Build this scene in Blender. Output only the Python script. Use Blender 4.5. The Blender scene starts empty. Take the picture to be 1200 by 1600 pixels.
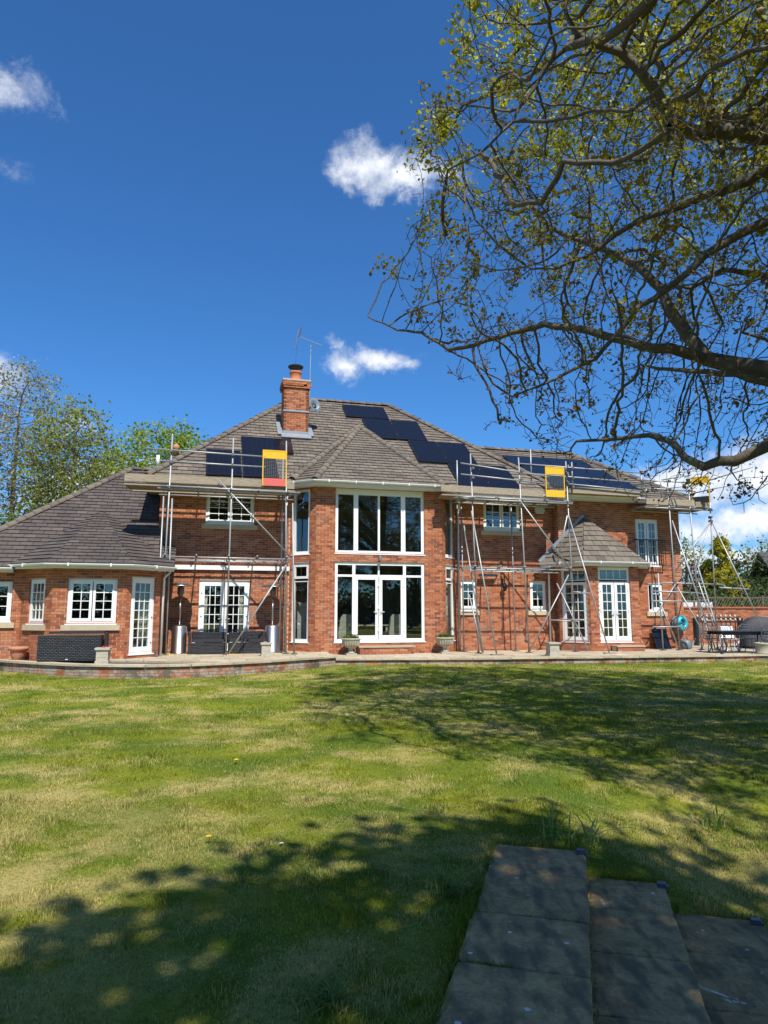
import bpy, math, random
import numpy as np
from mathutils import Vector, Matrix
R = math.radians
random.seed(7)
rng = np.random.default_rng(7)
S = bpy.context.scene
COL = S.collection

# ------------------------------------------------------------------ camera
cam_d = bpy.data.cameras.new('camera'); cam = bpy.data.objects.new('camera', cam_d); COL.objects.link(cam)
cam_d.sensor_fit = 'VERTICAL'; cam_d.sensor_height = 36.0; cam_d.lens = 1109 / 1600 * 36
cam_d.clip_start = 0.05; cam_d.clip_end = 3000
cam.location = (0, 0, 1.6)
cam.rotation_euler = (R(90) + math.atan(157 / 1109), 0, 0)
S.camera = cam

# ------------------------------------------------------------------ sun, sky, exposure
SUN_AZ, SUN_EL = R(160), R(54)          # azimuth clockwise from +Y
sun_d = bpy.data.lights.new('sun', 'SUN'); sun = bpy.data.objects.new('sun', sun_d); COL.objects.link(sun)
sun_d.energy = 5.0; sun_d.angle = R(0.53); sun_d.color = (1.0, 0.955, 0.88)
to_sun = Vector((math.sin(SUN_AZ) * math.cos(SUN_EL), math.cos(SUN_AZ) * math.cos(SUN_EL), math.sin(SUN_EL)))
sun.rotation_euler = to_sun.to_track_quat('Z', 'Y').to_euler()
S.view_settings.view_transform = 'Standard'; S.view_settings.look = 'None'
S.view_settings.exposure = 0.42; S.view_settings.gamma = 1.0; S.view_settings.use_curve_mapping = False
S.render.engine = 'CYCLES'
S.cycles.use_denoising = True
S.cycles.max_bounces = 8; S.cycles.transparent_max_bounces = 24
S.cycles.caustics_reflective = False; S.cycles.caustics_refractive = False
S.cycles.sample_clamp_indirect = 6.0

class NT:
    """small node-tree helper"""
    def __init__(s, tree): s.t = tree; s.n = tree.nodes; s.l = tree.links; s.n.clear()
    def new(s, typ, **kw):
        nd = s.n.new(typ)
        for k, v in kw.items():
            if k in ('operation', 'blend_type', 'data_type', 'noise_dimensions', 'sky_type', 'feature', 'voronoi_dimensions', 'attribute_name', 'interpolation_type', 'clamp', 'use_clamp', 'mode', 'distance'): setattr(nd, k, v)
        return nd
    def put(s, sock, v):
        if isinstance(v, bpy.types.NodeSocket): s.l.new(v, sock)
        elif v is not None:
            if sock.type == 'RGBA' and len(v) == 3: v = (*v, 1)
            sock.default_value = v
    def math(s, op, a, b=None, c=None, clamp=False):
        nd = s.new('ShaderNodeMath', operation=op); nd.use_clamp = clamp
        s.put(nd.inputs[0], a); s.put(nd.inputs[1], b)
        if c is not None: s.put(nd.inputs[2], c)
        return nd.outputs[0]
    def vmath(s, op, a, b=None):
        nd = s.new('ShaderNodeVectorMath', operation=op); s.put(nd.inputs[0], a)
        if b is not None: s.put(nd.inputs[1], b)
        return nd.outputs['Value'] if op in ('LENGTH', 'DOT_PRODUCT', 'DISTANCE') else nd.outputs[0]
    def noise(s, vec, scale, detail=3, rough=.55, dist=0):
        nd = s.new('ShaderNodeTexNoise'); s.put(nd.inputs['Vector'], vec)
        nd.inputs['Scale'].default_value = scale; nd.inputs['Detail'].default_value = detail
        nd.inputs['Roughness'].default_value = rough; nd.inputs['Distortion'].default_value = dist
        return nd.outputs[0]
    def mix(s, f, a, b, blend='MIX'):
        nd = s.new('ShaderNodeMix', data_type='RGBA', blend_type=blend)
        s.put(nd.inputs[0], f); s.put(nd.inputs[6], a); s.put(nd.inputs[7], b)
        return nd.outputs[2]
    def ramp(s, fac, stops):
        nd = s.new('ShaderNodeValToRGB'); s.put(nd.inputs[0], fac)
        e = nd.color_ramp.elements
        while len(e) < len(stops): e.new(.5)
        for i, (p, c) in enumerate(stops):
            e[i].position = p; e[i].color = (*c, 1) if len(c) == 3 else c
        return nd.outputs[0]
    def smooth(s, v, a, b):
        nd = s.new('ShaderNodeMapRange', interpolation_type='SMOOTHSTEP'); s.put(nd.inputs[0], v)
        nd.inputs[1].default_value = a; nd.inputs[2].default_value = b
        return nd.outputs[0]

# world: Nishita sky with fair-weather cumulus spread over the whole dome
W = bpy.data.worlds.new('World'); S.world = W; W.use_nodes = True
w = NT(W.node_tree)
sky = w.new('ShaderNodeTexSky', sky_type='NISHITA'); sky.sun_disc = False
sky.sun_elevation = SUN_EL; sky.sun_rotation = SUN_AZ; sky.altitude = 50; sky.air_density = 1.0; sky.dust_density = 0.6; sky.ozone_density = 3.2
dirv = w.new('ShaderNodeTexCoord').outputs['Generated']
clouds = [  # azimuth deg (right of the view axis), elevation deg, width, height (radians), weight
    (-1.4, 34.4, .060, .036, .9), (1.6, 33.4, .075, .028, .9), (4.8, 33.4, .06, .018, .6), (-2.6, 33.6, .04, .026, .7),
    (-3.5, 19.6, .042, .034, .85), (-0.8, 20.0, .055, .026, .85), (1.4, 19.8, .035, .014, .45), (-3.9, 21.4, .024, .02, .6),
    (-30.2, 34.6, .070, .030, .62), (-28.4, 34.2, .035, .016, .4), (-29.4, 29.8, .028, .016, .30),
    (-29.8, 16.8, .05, .05, .75), (-23.6, 14.0, .05, .02, .5), (-19.8, 9.6, .085, .045, 1.0), (-23.0, 8.0, .12, .05, 1.0),
    (22.0, 9.6, .060, .040, 1.0), (26.0, 9.4, .085, .050, 1.0), (29.5, 9.6, .10, .06, 1.0), (27.0, 6.3, .16, .030, .95), (25, 3.8, .2, .03, .85),
    (45, 14, .2, .08, 1.0), (60, 28, .16, .07, .9), (75, 12, .22, .08, 1.0), (95, 35, .14, .06, .9), (120, 18, .2, .08, 1.0), (150, 30, .15, .06, .9),
    (165, 12, .2, .07, 1.0), (-45, 14, .2, .07, 1.0), (-60, 32, .15, .06, .9), (-80, 15, .2, .08, 1.0), (-110, 28, .15, .06, .9), (-140, 16, .22, .08, 1.0), (-165, 38, .14, .06, .8),
    (20, 70, .12, .1, .8), (-120, 65, .12, .1, .8)]
warp = w.new('ShaderNodeTexNoise'); w.put(warp.inputs['Vector'], dirv); warp.inputs['Scale'].default_value = 14; warp.inputs['Detail'].default_value = 6; warp.inputs['Roughness'].default_value = .62
wv = w.vmath('MULTIPLY', w.vmath('SUBTRACT', warp.outputs['Color'], (.5, .5, .5)), (.085, .085, .085))
dv = w.vmath('ADD', dirv, wv)
acc = None; low = None
for az, el, rx, rz, wt in clouds:
    a, e = R(az), R(el)
    c = (math.sin(a) * math.cos(e), math.cos(a) * math.cos(e), math.sin(e))
    d = w.vmath('MULTIPLY', w.vmath('SUBTRACT', dv, c), (1 / rx, 1 / rx, 1 / rz))
    m = w.math('MULTIPLY', w.math('SUBTRACT', 1.0, w.vmath('LENGTH', d), clamp=True), wt)
    acc = m if acc is None else w.math('MAXIMUM', acc, m)
fine = w.math('ADD', w.math('MULTIPLY', w.noise(dirv, 24, 10, .7, .6), .72), w.math('MULTIPLY', w.noise(dv, 75, 8, .7, .8), .28))
dens = w.math('ADD', acc, w.math('MULTIPLY', w.math('SUBTRACT', fine, .5), w.math('MULTIPLY', w.smooth(acc, 0, .10), 1.25)))
mask = w.smooth(dens, .02, .80)
shade = w.smooth(w.math('ADD', w.noise(w.vmath('ADD', dirv, (0, 0, .012)), 30, 6, .6), w.math('MULTIPLY', acc, .25)), .3, .85)
ccol = w.mix(shade, (4.4, 5.1, 6.4), (9.8, 10.0, 10.3))
hz = w.new('ShaderNodeSeparateXYZ'); w.put(hz.inputs[0], dirv)
skyc = w.mix(1.0, sky.outputs[0], (.42, .90, 1.36), 'MULTIPLY')
full = w.mix(w.math('MULTIPLY', mask, .93), skyc, ccol)
bg = w.new('ShaderNodeBackground'); w.put(bg.inputs[0], full); bg.inputs[1].default_value = 0.088
w.put(w.new('ShaderNodeOutputWorld').inputs[0], bg.outputs[0])

# ------------------------------------------------------------------ materials
MATS = {}
def mat(name):
    m = bpy.data.materials.new(name); m.use_nodes = True; MATS[name] = m
    n = NT(m.node_tree); n.out = n.new('ShaderNodeOutputMaterial'); n.p = n.new('ShaderNodeBsdfPrincipled')
    n.put(n.out.inputs[0], n.p.outputs[0]); n.m = m
    n.pos = n.new('ShaderNodeNewGeometry').outputs['Position']
    n.objc = n.new('ShaderNodeTexCoord').outputs['Object']
    return n
def bump(n, h, strength=.3, dist=.01):
    b = n.new('ShaderNodeBump'); b.inputs['Strength'].default_value = strength; b.inputs['Distance'].default_value = dist
    n.put(b.inputs['Height'], h); n.put(n.p.inputs['Normal'], b.outputs[0])
def plain(name, col, rough=.5, metal=0, var=.12, scale=6, spec=.5, bumpy=0, bscale=60):
    n = mat(name); f = n.noise(n.pos, scale, 4)
    c = n.mix(f, tuple(x * (1 - var) for x in col), tuple(min(1, x * (1 + var)) for x in col))
    n.put(n.p.inputs['Base Color'], c); n.p.inputs['Roughness'].default_value = rough
    n.p.inputs['Metallic'].default_value = metal; n.p.inputs['Specular IOR Level'].default_value = spec
    if bumpy: bump(n, n.noise(n.pos, bscale, 4), bumpy, .01)
    return n.m
def rnd_sock(n, kind):
    if kind == 'obj': return n.new('ShaderNodeObjectInfo').outputs['Random']
    return n.new('ShaderNodeNewGeometry').outputs['Random Per Island']
def brick_mat(name, kind, pale=False):
    n = mat(name); r = rnd_sock(n, kind)
    c = n.ramp(r, [(0, (.17, .058, .036)), (.10, (.28, .088, .042)), (.40, (.38, .122, .052)), (.72, (.45, .158, .066)), (.93, (.50, .21, .105)), (1, (.21, .08, .052))])
    f = n.noise(n.pos, 1.3, 4); c = n.mix(n.math('MULTIPLY', n.smooth(f, .52, .75), .35), c, (.42, .27, .2))
    g = n.noise(n.pos, 45, 5); c = n.mix(n.math('MULTIPLY', g, .5), c, n.mix(.5, c, (.12, .06, .045)))
    if pale:
        f2 = n.noise(n.pos, 3.2, 6, .7); c = n.mix(n.math('MULTIPLY', n.smooth(f2, .38, .58), .85), c, (.36, .32, .27))
        f3 = n.noise(n.pos, 1.7, 5, .7); c = n.mix(n.math('MULTIPLY', n.smooth(f3, .47, .62), .85), c, (.085, .075, .055))
    n.put(n.p.inputs['Base Color'], c); n.p.inputs['Roughness'].default_value = .88; n.p.inputs['Specular IOR Level'].default_value = .25
    bump(n, g, .5, .006); return n.m
brick_mat('brick', 'island'); brick_mat('brick_single', 'obj'); brick_mat('brick_weathered', 'island', True); brick_mat('brick_weathered_single', 'obj', True)
def tile_mat(name, kind, k=1.0):
    n = mat(name); r = rnd_sock(n, kind)
    c = n.ramp(r, [(0, (.088, .076, .070)), (.12, (.120, .105, .094)), (.7, (.146, .128, .113)), (.94, (.165, .146, .130)), (1, (.20, .165, .135))])
    f = n.noise(n.pos, .8, 5, .6); c = n.mix(n.math('MULTIPLY', n.smooth(f, .42, .75), .55), c, (.185, .168, .135))
    g = n.noise(n.pos, 30, 6, .7); c = n.mix(n.math('MULTIPLY', n.smooth(g, .55, .8), .5), c, (.06, .055, .045))
    f4 = n.noise(n.pos, 9, 3, .7); c = n.mix(n.math('MULTIPLY', n.smooth(f4, .66, .74), .8), c, (.29, .28, .21)); f5 = n.noise(n.vmath('MULTIPLY', n.pos, (1.6, 1.6, .25)), 1.4, 5, .6); c = n.mix(n.math('MULTIPLY', n.smooth(f5, .5, .7), .4), c, (.075, .068, .056))
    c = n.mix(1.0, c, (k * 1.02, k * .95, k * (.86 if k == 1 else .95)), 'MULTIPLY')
    n.put(n.p.inputs['Base Color'], c); n.p.inputs['Roughness'].default_value = .82; n.p.inputs['Specular IOR Level'].default_value = .3
    bump(n, g, .4, .006); return n.m
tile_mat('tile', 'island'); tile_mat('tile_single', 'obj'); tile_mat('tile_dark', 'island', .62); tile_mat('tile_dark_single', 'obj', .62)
def slab_mat(name, cols, kind='obj', spots=False, dirt=.5):
    n = mat(name); r = rnd_sock(n, kind)
    c = n.ramp(r, [(0, cols[0]), (.5, cols[1]), (1, cols[2])])
    f = n.noise(n.pos, 2.2, 7, .68); c = n.mix(n.math('MULTIPLY', n.smooth(f, .45, .7), dirt), c, tuple(x * .45 for x in cols[0]))
    g = n.noise(n.pos, 24, 8, .7); c = n.mix(n.math('MULTIPLY', n.smooth(g, .35, .7), .55), c, tuple(x * .5 for x in cols[1]))
    g9 = n.noise(n.pos, 130, 4, .7); c = n.mix(n.math('MULTIPLY', n.smooth(g9, .5, .8), .45), c, tuple(min(1, x * 1.9) for x in cols[2]))
    if spots:
        fb = n.noise(n.pos, 7, 11, .78, .4); c = n.mix(n.smooth(fb, .36, .62), n.mix(.5, c, (.03, .026, .018)), c)
        st = n.new('ShaderNodeTexNoise'); st.inputs['Scale'].default_value = 5; st.inputs['Detail'].default_value = 7
        n.put(st.inputs['Vector'], n.vmath('MULTIPLY', n.pos, (2.2, .7, 1)))
        c = n.mix(n.math('MULTIPLY', n.smooth(st.outputs[0], .42, .66), .8), c, (.085, .072, .045))
        nd = n.new('ShaderNodeTexVoronoi'); n.put(nd.inputs['Vector'], n.vmath('ADD', n.pos, n.vmath('MULTIPLY', n.vmath('SUBTRACT', n.new('ShaderNodeTexNoise').outputs['Color'], (.5, .5, .5)), (.02, .02, 0)))); nd.inputs['Scale'].default_value = 8.5
        sp = n.math('SUBTRACT', 1.0, n.smooth(n.math('ADD', nd.outputs['Distance'], n.math('MULTIPLY', n.noise(n.pos, 60, 4), .12)), .16, .19))
        keep = n.smooth(nd.outputs['Color'], .60, .64)
        c = n.mix(n.math('MULTIPLY', n.math('MULTIPLY', sp, keep), .9), c, (.60, .58, .52))
        big = n.noise(n.pos, 3.1, 8, .75, .6); c = n.mix(n.smooth(big, .655, .685), c, (.62, .60, .54))
    n.put(n.p.inputs['Base Color'], c); n.p.inputs['Roughness'].default_value = .8; n.p.inputs['Specular IOR Level'].default_value = .35
    bump(n, n.math('ADD', n.math('MULTIPLY', g, .5), f), .55, .012); return n.m
slab_mat('patio_slab', [(.38, .31, .21), (.47, .39, .27), (.55, .47, .34)])
slab_mat('step_slab', [(.36, .245, .105), (.42, .29, .13), (.48, .335, .155)], spots=True, dirt=.6)
plain('mortar', (.50, .42, .34), .95, bumpy=.3)
plain('mortar_dark', (.10, .085, .07), .95, bumpy=.3)
plain('deck', (.035, .032, .03), .95)
plain('white_upvc', (.78, .78, .77), .35, var=.04)
plain('soffit_white', (.70, .69, .66), .5, var=.06)
plain('sandstone', (.47, .38, .25), .85, var=.2, scale=9, bumpy=.4)
plain('cast_stone', (.40, .37, .29), .9, var=.3, scale=14, bumpy=.6, bscale=40)
plain('lead', (.24, .26, .29), .55, .3, var=.2, scale=5)
plain('steel_tube', (.36, .365, .36), .5, .5, var=.25, scale=9)
plain('stainless', (.50, .48, .45), .34, 1, var=.1, scale=3)
plain('coupler_steel', (.16, .15, .14), .55, .7, var=.4, scale=30)
plain('dark_metal', (.025, .025, .027), .45, .3)
plain('black_rubber', (.02, .02, .02), .7)
plain('yellow_paint', (.72, .42, .015), .42, var=.12, scale=12)
plain('red_paint', (.62, .115, .10), .5, var=.15, scale=12)
plain('terracotta', (.46, .19, .11), .85, var=.2, scale=8, bumpy=.3)
plain('pot_clay', (.48, .15, .06), .8, var=.15)
plain('cream_fabric', (.52, .46, .37), .9, var=.06)
plain('curtain', (.62, .58, .50), .9, var=.1)
plain('blue_fabric', (.03, .05, .14), .8)
plain('interior_paint', (.34, .32, .28), .9, var=.05)
plain('interior_floor', (.13, .085, .05), .5)
plain('turquoise', (.02, .42, .50), .4, var=.15)
plain('grey_plastic', (.14, .17, .19), .5)
plain('light_grey_plastic', (.55, .55, .52), .45)
plain('solar_frame', (.022, .022, .024), .35, .4)
plain('bbq_cover', (.045, .045, .05), .75, var=.25, scale=4, bumpy=.4, bscale=8)
plain('van_white', (.75, .75, .75), .3, var=.03)
plain('plain_render', (.55, .52, .47), .9)
plain('slate_dark', (.06, .058, .06), .7, var=.3)
plain('soil', (.05, .035, .025), .95)
plain('white_petal', (.75, .74, .70), .6)
plain('dandelion', (.85, .55, .01), .6)
plain('step_lamp_blue', (.06, .075, .10), .4, .1)
plain('old_timber', (.13, .11, .08), .95, var=.3)
plain('chair_metal', (.16, .165, .17), .4, .5, var=.25, scale=20)
plain('flower_red', (.55, .03, .06), .6)
plain('cloth_yellow', (.70, .52, .10), .8)
def board_mat():
    n = mat('timber'); st = n.noise(n.vmath('MULTIPLY', n.objc, (1.2, 14, 14)), 5, 6, .65)
    r = n.new('ShaderNodeObjectInfo').outputs['Random']
    c = n.mix(r, (.26, .20, .14), (.36, .30, .22)); c = n.mix(n.smooth(st, .4, .7), c, (.20, .155, .11))
    n.put(n.p.inputs['Base Color'], c); n.p.inputs['Roughness'].default_value = .9; bump(n, st, .3, .004)
board_mat()
def solar_mat():
    n = mat('solar_cells'); br = n.new('ShaderNodeTexBrick'); br.offset = 0
    n.put(br.inputs['Vector'], n.objc); br.inputs['Scale'].default_value = 1; br.inputs['Brick Width'].default_value = .18; br.inputs['Row Height'].default_value = .092
    br.inputs['Mortar Size'].default_value = .003
    n.put(br.inputs['Color1'], (.006, .007, .012)); n.put(br.inputs['Color2'], (.007, .008, .014)); n.put(br.inputs['Mortar'], (.022, .023, .028))
    n.put(n.p.inputs['Base Color'], br.outputs[0]); n.p.inputs['Roughness'].default_value = .14; n.p.inputs['Specular IOR Level'].default_value = .30
solar_mat()
def rattan_mat():
    n = mat('rattan'); br = n.new('ShaderNodeTexBrick'); n.put(br.inputs['Vector'], n.vmath('MULTIPLY', n.objc, (1, 1, 1)))
    sx = n.new('ShaderNodeSeparateXYZ'); n.put(sx.inputs[0], n.objc)
    cx = n.new('ShaderNodeCombineXYZ'); n.put(cx.inputs[0], n.math('ADD', sx.outputs[0], sx.outputs[1])); n.put(cx.inputs[1], sx.outputs[2])
    n.put(br.inputs['Vector'], cx.outputs[0]); br.inputs['Scale'].default_value = 1; br.inputs['Brick Width'].default_value = .10; br.inputs['Row Height'].default_value = .042; br.inputs['Mortar Size'].default_value = .010
    n.put(br.inputs['Color1'], (.045, .045, .050)); n.put(br.inputs['Color2'], (.075, .075, .082)); n.put(br.inputs['Mortar'], (.005, .005, .005))
    n.put(n.p.inputs['Base Color'], br.outputs[0]); n.p.inputs['Roughness'].default_value = .42
    bump(n, n.math('SUBTRACT', 1.0, br.outputs['Fac']), .8, .012)
rattan_mat()
def glass_mat():
    n = mat('glass'); n.n.remove(n.p)
    ge = n.new('ShaderNodeNewGeometry'); c = n.math('ABSOLUTE', n.vmath('DOT_PRODUCT', ge.outputs['Normal'], ge.outputs['Incoming']))
    k = n.math('ADD', n.math('MULTIPLY', n.math('POWER', n.math('SUBTRACT', 1.0, c, clamp=True), 5.0), .93), .085, clamp=True)
    t = n.new('ShaderNodeBsdfTransparent'); n.put(t.inputs[0], (.84, .88, .87)); g = n.new('ShaderNodeBsdfGlossy'); g.inputs['Roughness'].default_value = .004
    n.put(g.inputs[0], (1, 1, 1))
    mx = n.new('ShaderNodeMixShader'); n.put(mx.inputs[0], k); n.put(mx.inputs[1], t.outputs[0]); n.put(mx.inputs[2], g.outputs[0])
    n.put(n.out.inputs[0], mx.outputs[0])
glass_mat()
def bark_mat(name, a, b):
    n = mat(name); f = n.noise(n.pos, 3.5, 6, .7); g = n.noise(n.vmath('MULTIPLY', n.pos, (3, 3, 1)), 22, 5, .7)
    c = n.mix(f, a, b); c = n.mix(n.math('MULTIPLY', n.smooth(g, .45, .7), .6), c, tuple(x * .35 for x in a))
    c = n.mix(n.smooth(n.noise(n.pos, 5, 4), .56, .68), c, (.17, .17, .10))
    n.put(n.p.inputs['Base Color'], c); n.p.inputs['Roughness'].default_value = .9; bump(n, g, .8, .02)
bark_mat('bark', (.085, .066, .05), (.15, .125, .10)); bark_mat('bark_pale', (.12, .10, .08), (.2, .18, .15))
def leaf_mat(name, stops, trans=.45):
    n = mat(name); at = n.new('ShaderNodeAttribute', attribute_name='rnd').outputs['Fac']
    c = n.ramp(at, stops); n.put(n.p.inputs['Base Color'], c); n.p.inputs['Roughness'].default_value = .5; n.p.inputs['Specular IOR Level'].default_value = .35
    tr = n.new('ShaderNodeBsdfTranslucent'); n.put(tr.inputs[0], n.mix(1.0, c, (1.25, 1.2, .55), 'MULTIPLY'))
    mx = n.new('ShaderNodeMixShader'); mx.inputs[0].default_value = trans; n.put(mx.inputs[1], n.p.outputs[0]); n.put(mx.inputs[2], tr.outputs[0]); n.put(n.out.inputs[0], mx.outputs[0])
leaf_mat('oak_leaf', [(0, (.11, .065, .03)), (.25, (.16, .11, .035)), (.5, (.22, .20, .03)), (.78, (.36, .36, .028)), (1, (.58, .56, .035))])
leaf_mat('green_leaf', [(0, (.045, .075, .015)), (.5, (.09, .15, .025)), (1, (.16, .22, .035))])
leaf_mat('sparse_leaf', [(0, (.15, .12, .06)), (.35, (.18, .20, .05)), (.7, (.26, .30, .065)), (1, (.38, .41, .10))])
leaf_mat('bright_leaf', [(0, (.13, .19, .025)), (.5, (.23, .31, .035)), (1, (.34, .42, .05))])
leaf_mat('blossom_leaf', [(0, (.15, .12, .08)), (.4, (.24, .23, .12)), (.7, (.36, .34, .25)), (1, (.58, .54, .47))])
leaf_mat('gold_leaf', [(0, (.10, .12, .02)), (.35, (.30, .28, .03)), (1, (.66, .55, .06))])
leaf_mat('purple_leaf', [(0, (.05, .02, .028)), (.5, (.09, .035, .045)), (1, (.14, .06, .065))], .3)
leaf_mat('dark_leaf', [(0, (.02, .035, .01)), (.5, (.04, .065, .016)), (1, (.075, .10, .025))], .3)
leaf_mat('blade_leaf', [(0, (.08, .15, .02)), (.5, (.15, .23, .035)), (1, (.28, .32, .09))], .35)
def lawn_colour(n, rnd=None):
    big = n.noise(n.vmath('MULTIPLY', n.pos, (1, 1, 0)), .55, 5, .6, .3); mid = n.noise(n.vmath('MULTIPLY', n.pos, (1, 1, 0)), 1.9, 5, .65)
    mix = n.math('ADD', n.math('MULTIPLY', big, .62), n.math('MULTIPLY', mid, .38))
    if rnd is not None: mix = n.math('ADD', mix, n.math('MULTIPLY', n.math('SUBTRACT', rnd, .5), .16))
    straw = n.math('MULTIPLY', n.smooth(mix, .47, .62), .90)
    hue = n.noise(n.vmath('MULTIPLY', n.pos, (1, 1, 0)), .9, 3)
    px = n.new('ShaderNodeSeparateXYZ'); n.put(px.inputs[0], n.pos)     # the worn, dry corner of the lawn at near left
    worn = n.math('MULTIPLY', n.math('MULTIPLY', n.math('SUBTRACT', 1.0, n.smooth(px.outputs[0], -2.2, -.3)), n.math('SUBTRACT', 1.0, n.smooth(px.outputs[1], 4.4, 7.5))), n.smooth(mid, .36, .56))
    straw = n.math('MAXIMUM', straw, n.math('MULTIPLY', worn, .85))
    green = n.mix(n.smooth(hue, .35, .65), (.088, .150, .013), (.215, .238, .016))
    return green, straw, mid
def lawn_mat():
    n = mat('lawn'); green, straw, mid = lawn_colour(n)
    c = n.mix(straw, green, (.46, .37, .13)); f = n.noise(n.pos, 28, 6, .75)
    c = n.mix(n.math('MULTIPLY', n.smooth(f, .42, .72), .55), c, (.06, .065, .018))
    f2 = n.noise(n.pos, 90, 3, .7); c = n.mix(n.math('MULTIPLY', n.smooth(f2, .5, .75), .35), c, (.33, .27, .13))
    n.put(n.p.inputs['Base Color'], c); n.p.inputs['Roughness'].default_value = .95; n.p.inputs['Specular IOR Level'].default_value = .1; bump(n, f, .9, .03)
    n = mat('grass_blade'); at = n.new('ShaderNodeAttribute', attribute_name='rnd').outputs['Fac']
    green, straw, mid = lawn_colour(n, at)
    g2 = n.mix(at, n.mix(.78, green, (.022, .05, .004)), n.mix(.45, green, (.50, .52, .06)))
    c = n.mix(n.math('MULTIPLY', straw, .85), g2, n.mix(at, (.22, .165, .055), (.76, .63, .27)))
    n.put(n.p.inputs['Base Color'], c); n.p.inputs['Roughness'].default_value = .6; n.p.inputs['Specular IOR Level'].default_value = .08
    tr = n.new('ShaderNodeBsdfTranslucent'); n.put(tr.inputs[0], c); mx = n.new('ShaderNodeMixShader'); mx.inputs[0].default_value = .3
    n.put(mx.inputs[1], n.p.outputs[0]); n.put(mx.inputs[2], tr.outputs[0]); n.put(n.out.inputs[0], mx.outputs[0])
lawn_mat()

# ------------------------------------------------------------------ mesh helpers
def link(name, me, m=None, parent=None):
    o = bpy.data.objects.new(name, me); COL.objects.link(o)
    if m and me is not None and not me.materials: me.materials.append(MATS[m])
    if parent is not None: o.parent = parent
    return o
def tag(o, label, cat, group=None):
    o['label'] = label; o['category'] = cat
    if group: o['group'] = group
    return o
def thing(name, label, cat, loc=(0, 0, 0), rz=0, group=None):
    o = bpy.data.objects.new(name, None); COL.objects.link(o); o.location = loc; o.rotation_euler = (0, 0, rz); o.empty_display_size = .2
    return tag(o, label, cat, group)
class MB:
    def __init__(s): s.v = []; s.f = []
    def add(s, vs, fs):
        k = len(s.v); s.v += [tuple(p) for p in vs]; s.f += [tuple(i + k for i in f) for f in fs]; return s
    def box(s, c, sz, ax=None, ay=None, az=None):
        ax = Vector(ax or (1, 0, 0)); ay = Vector(ay or (0, 1, 0)); az = Vector(az or (0, 0, 1)); c = Vector(c)
        P = [c + ax * (x * sz[0] / 2) + ay * (y * sz[1] / 2) + az * (z * sz[2] / 2) for z in (-1, 1) for y in (-1, 1) for x in (-1, 1)]
        return s.add(P, [(0, 2, 3, 1), (4, 5, 7, 6), (0, 1, 5, 4), (2, 6, 7, 3), (0, 4, 6, 2), (1, 3, 7, 5)])
    def b(s, x0, x1, y0, y1, z0, z1): return s.box(((x0 + x1) / 2, (y0 + y1) / 2, (z0 + z1) / 2), (x1 - x0, y1 - y0, z1 - z0))
    def tube(s, pts, rad, n=8, cap=True):
        pts = [Vector(p) for p in pts]; k = len(pts)
        if not hasattr(rad, '__len__'): rad = [rad] * k
        up = None; rings = []
        for i, p in enumerate(pts):
            t = (pts[min(i + 1, k - 1)] - pts[max(i - 1, 0)]).normalized()
            if up is None: up = t.orthogonal().normalized()
            else:
                up = up - t * up.dot(t); up = up.normalized() if up.length > 1e-6 else t.orthogonal().normalized()
            bi = t.cross(up)
            rings.append([p + (up * math.cos(2 * math.pi * j / n) + bi * math.sin(2 * math.pi * j / n)) * rad[i] for j in range(n)])
        vs = [q for r in rings for q in r]; fs = []
        for i in range(k - 1):
            for j in range(n): fs.append((i * n + j, i * n + (j + 1) % n, (i + 1) * n + (j + 1) % n, (i + 1) * n + j))
        if cap: fs += [tuple(range(n - 1, -1, -1)), tuple((k - 1) * n + j for j in range(n))]
        return s.add(vs, fs)
    def lathe(s, prof, n=20, c=(0, 0, 0)):
        vs = []; fs = []
        for r, z in prof:
            for j in range(n): vs.append((c[0] + r * math.cos(2 * math.pi * j / n), c[1] + r * math.sin(2 * math.pi * j / n), c[2] + z))
        for i in range(len(prof) - 1):
            for j in range(n): fs.append((i * n + j, i * n + (j + 1) % n, (i + 1) * n + (j + 1) % n, (i + 1) * n + j))
        return s.add(vs, fs)
    def prism(s, poly, h):   # poly: 3D planar polygon, h: offset vector
        k = len(poly); P = [Vector(p) for p in poly]; h = Vector(h)
        return s.add(P + [p + h for p in P], [tuple(range(k - 1, -1, -1)), tuple(range(k, 2 * k))] + [(i, (i + 1) % k, (i + 1) % k + k, i + k) for i in range(k)])
    def mesh(s, name, m=None, smooth=False):
        me = bpy.data.meshes.new(name); me.from_pydata(s.v, [], s.f); me.update()
        if m: me.materials.append(MATS[m])
        if smooth: me.polygons.foreach_set('use_smooth', [True] * len(me.polygons))
        return me
    def build(s, name, m, parent=None, smooth=False): return link(name, s.mesh(name, m, smooth), None, parent)
def structure(o): o['kind'] = 'structure'; return o
def stuff(o): o['kind'] = 'stuff'; return o
def np_mesh(name, verts, faces_flat, nper, m, attr=None, smooth=False):
    me = bpy.data.meshes.new(name); nv = len(verts); nf = len(faces_flat) // nper
    me.vertices.add(nv); me.vertices.foreach_set('co', np.asarray(verts, np.float32).ravel())
    me.loops.add(len(faces_flat)); me.loops.foreach_set('vertex_index', np.asarray(faces_flat, np.int32))
    me.polygons.add(nf); me.polygons.foreach_set('loop_start', np.arange(0, nf * nper, nper, dtype=np.int32))
    try: me.polygons.foreach_set('loop_total', np.full(nf, nper, np.int32))
    except Exception: pass
    if smooth: me.polygons.foreach_set('use_smooth', np.ones(nf, bool))
    if attr is not None:
        a = me.attributes.new('rnd', 'FLOAT', 'POINT'); a.data.foreach_set('value', np.asarray(attr, np.float32))
    me.materials.append(MATS[m]); me.update(calc_edges=True); me.validate(); return me

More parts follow.
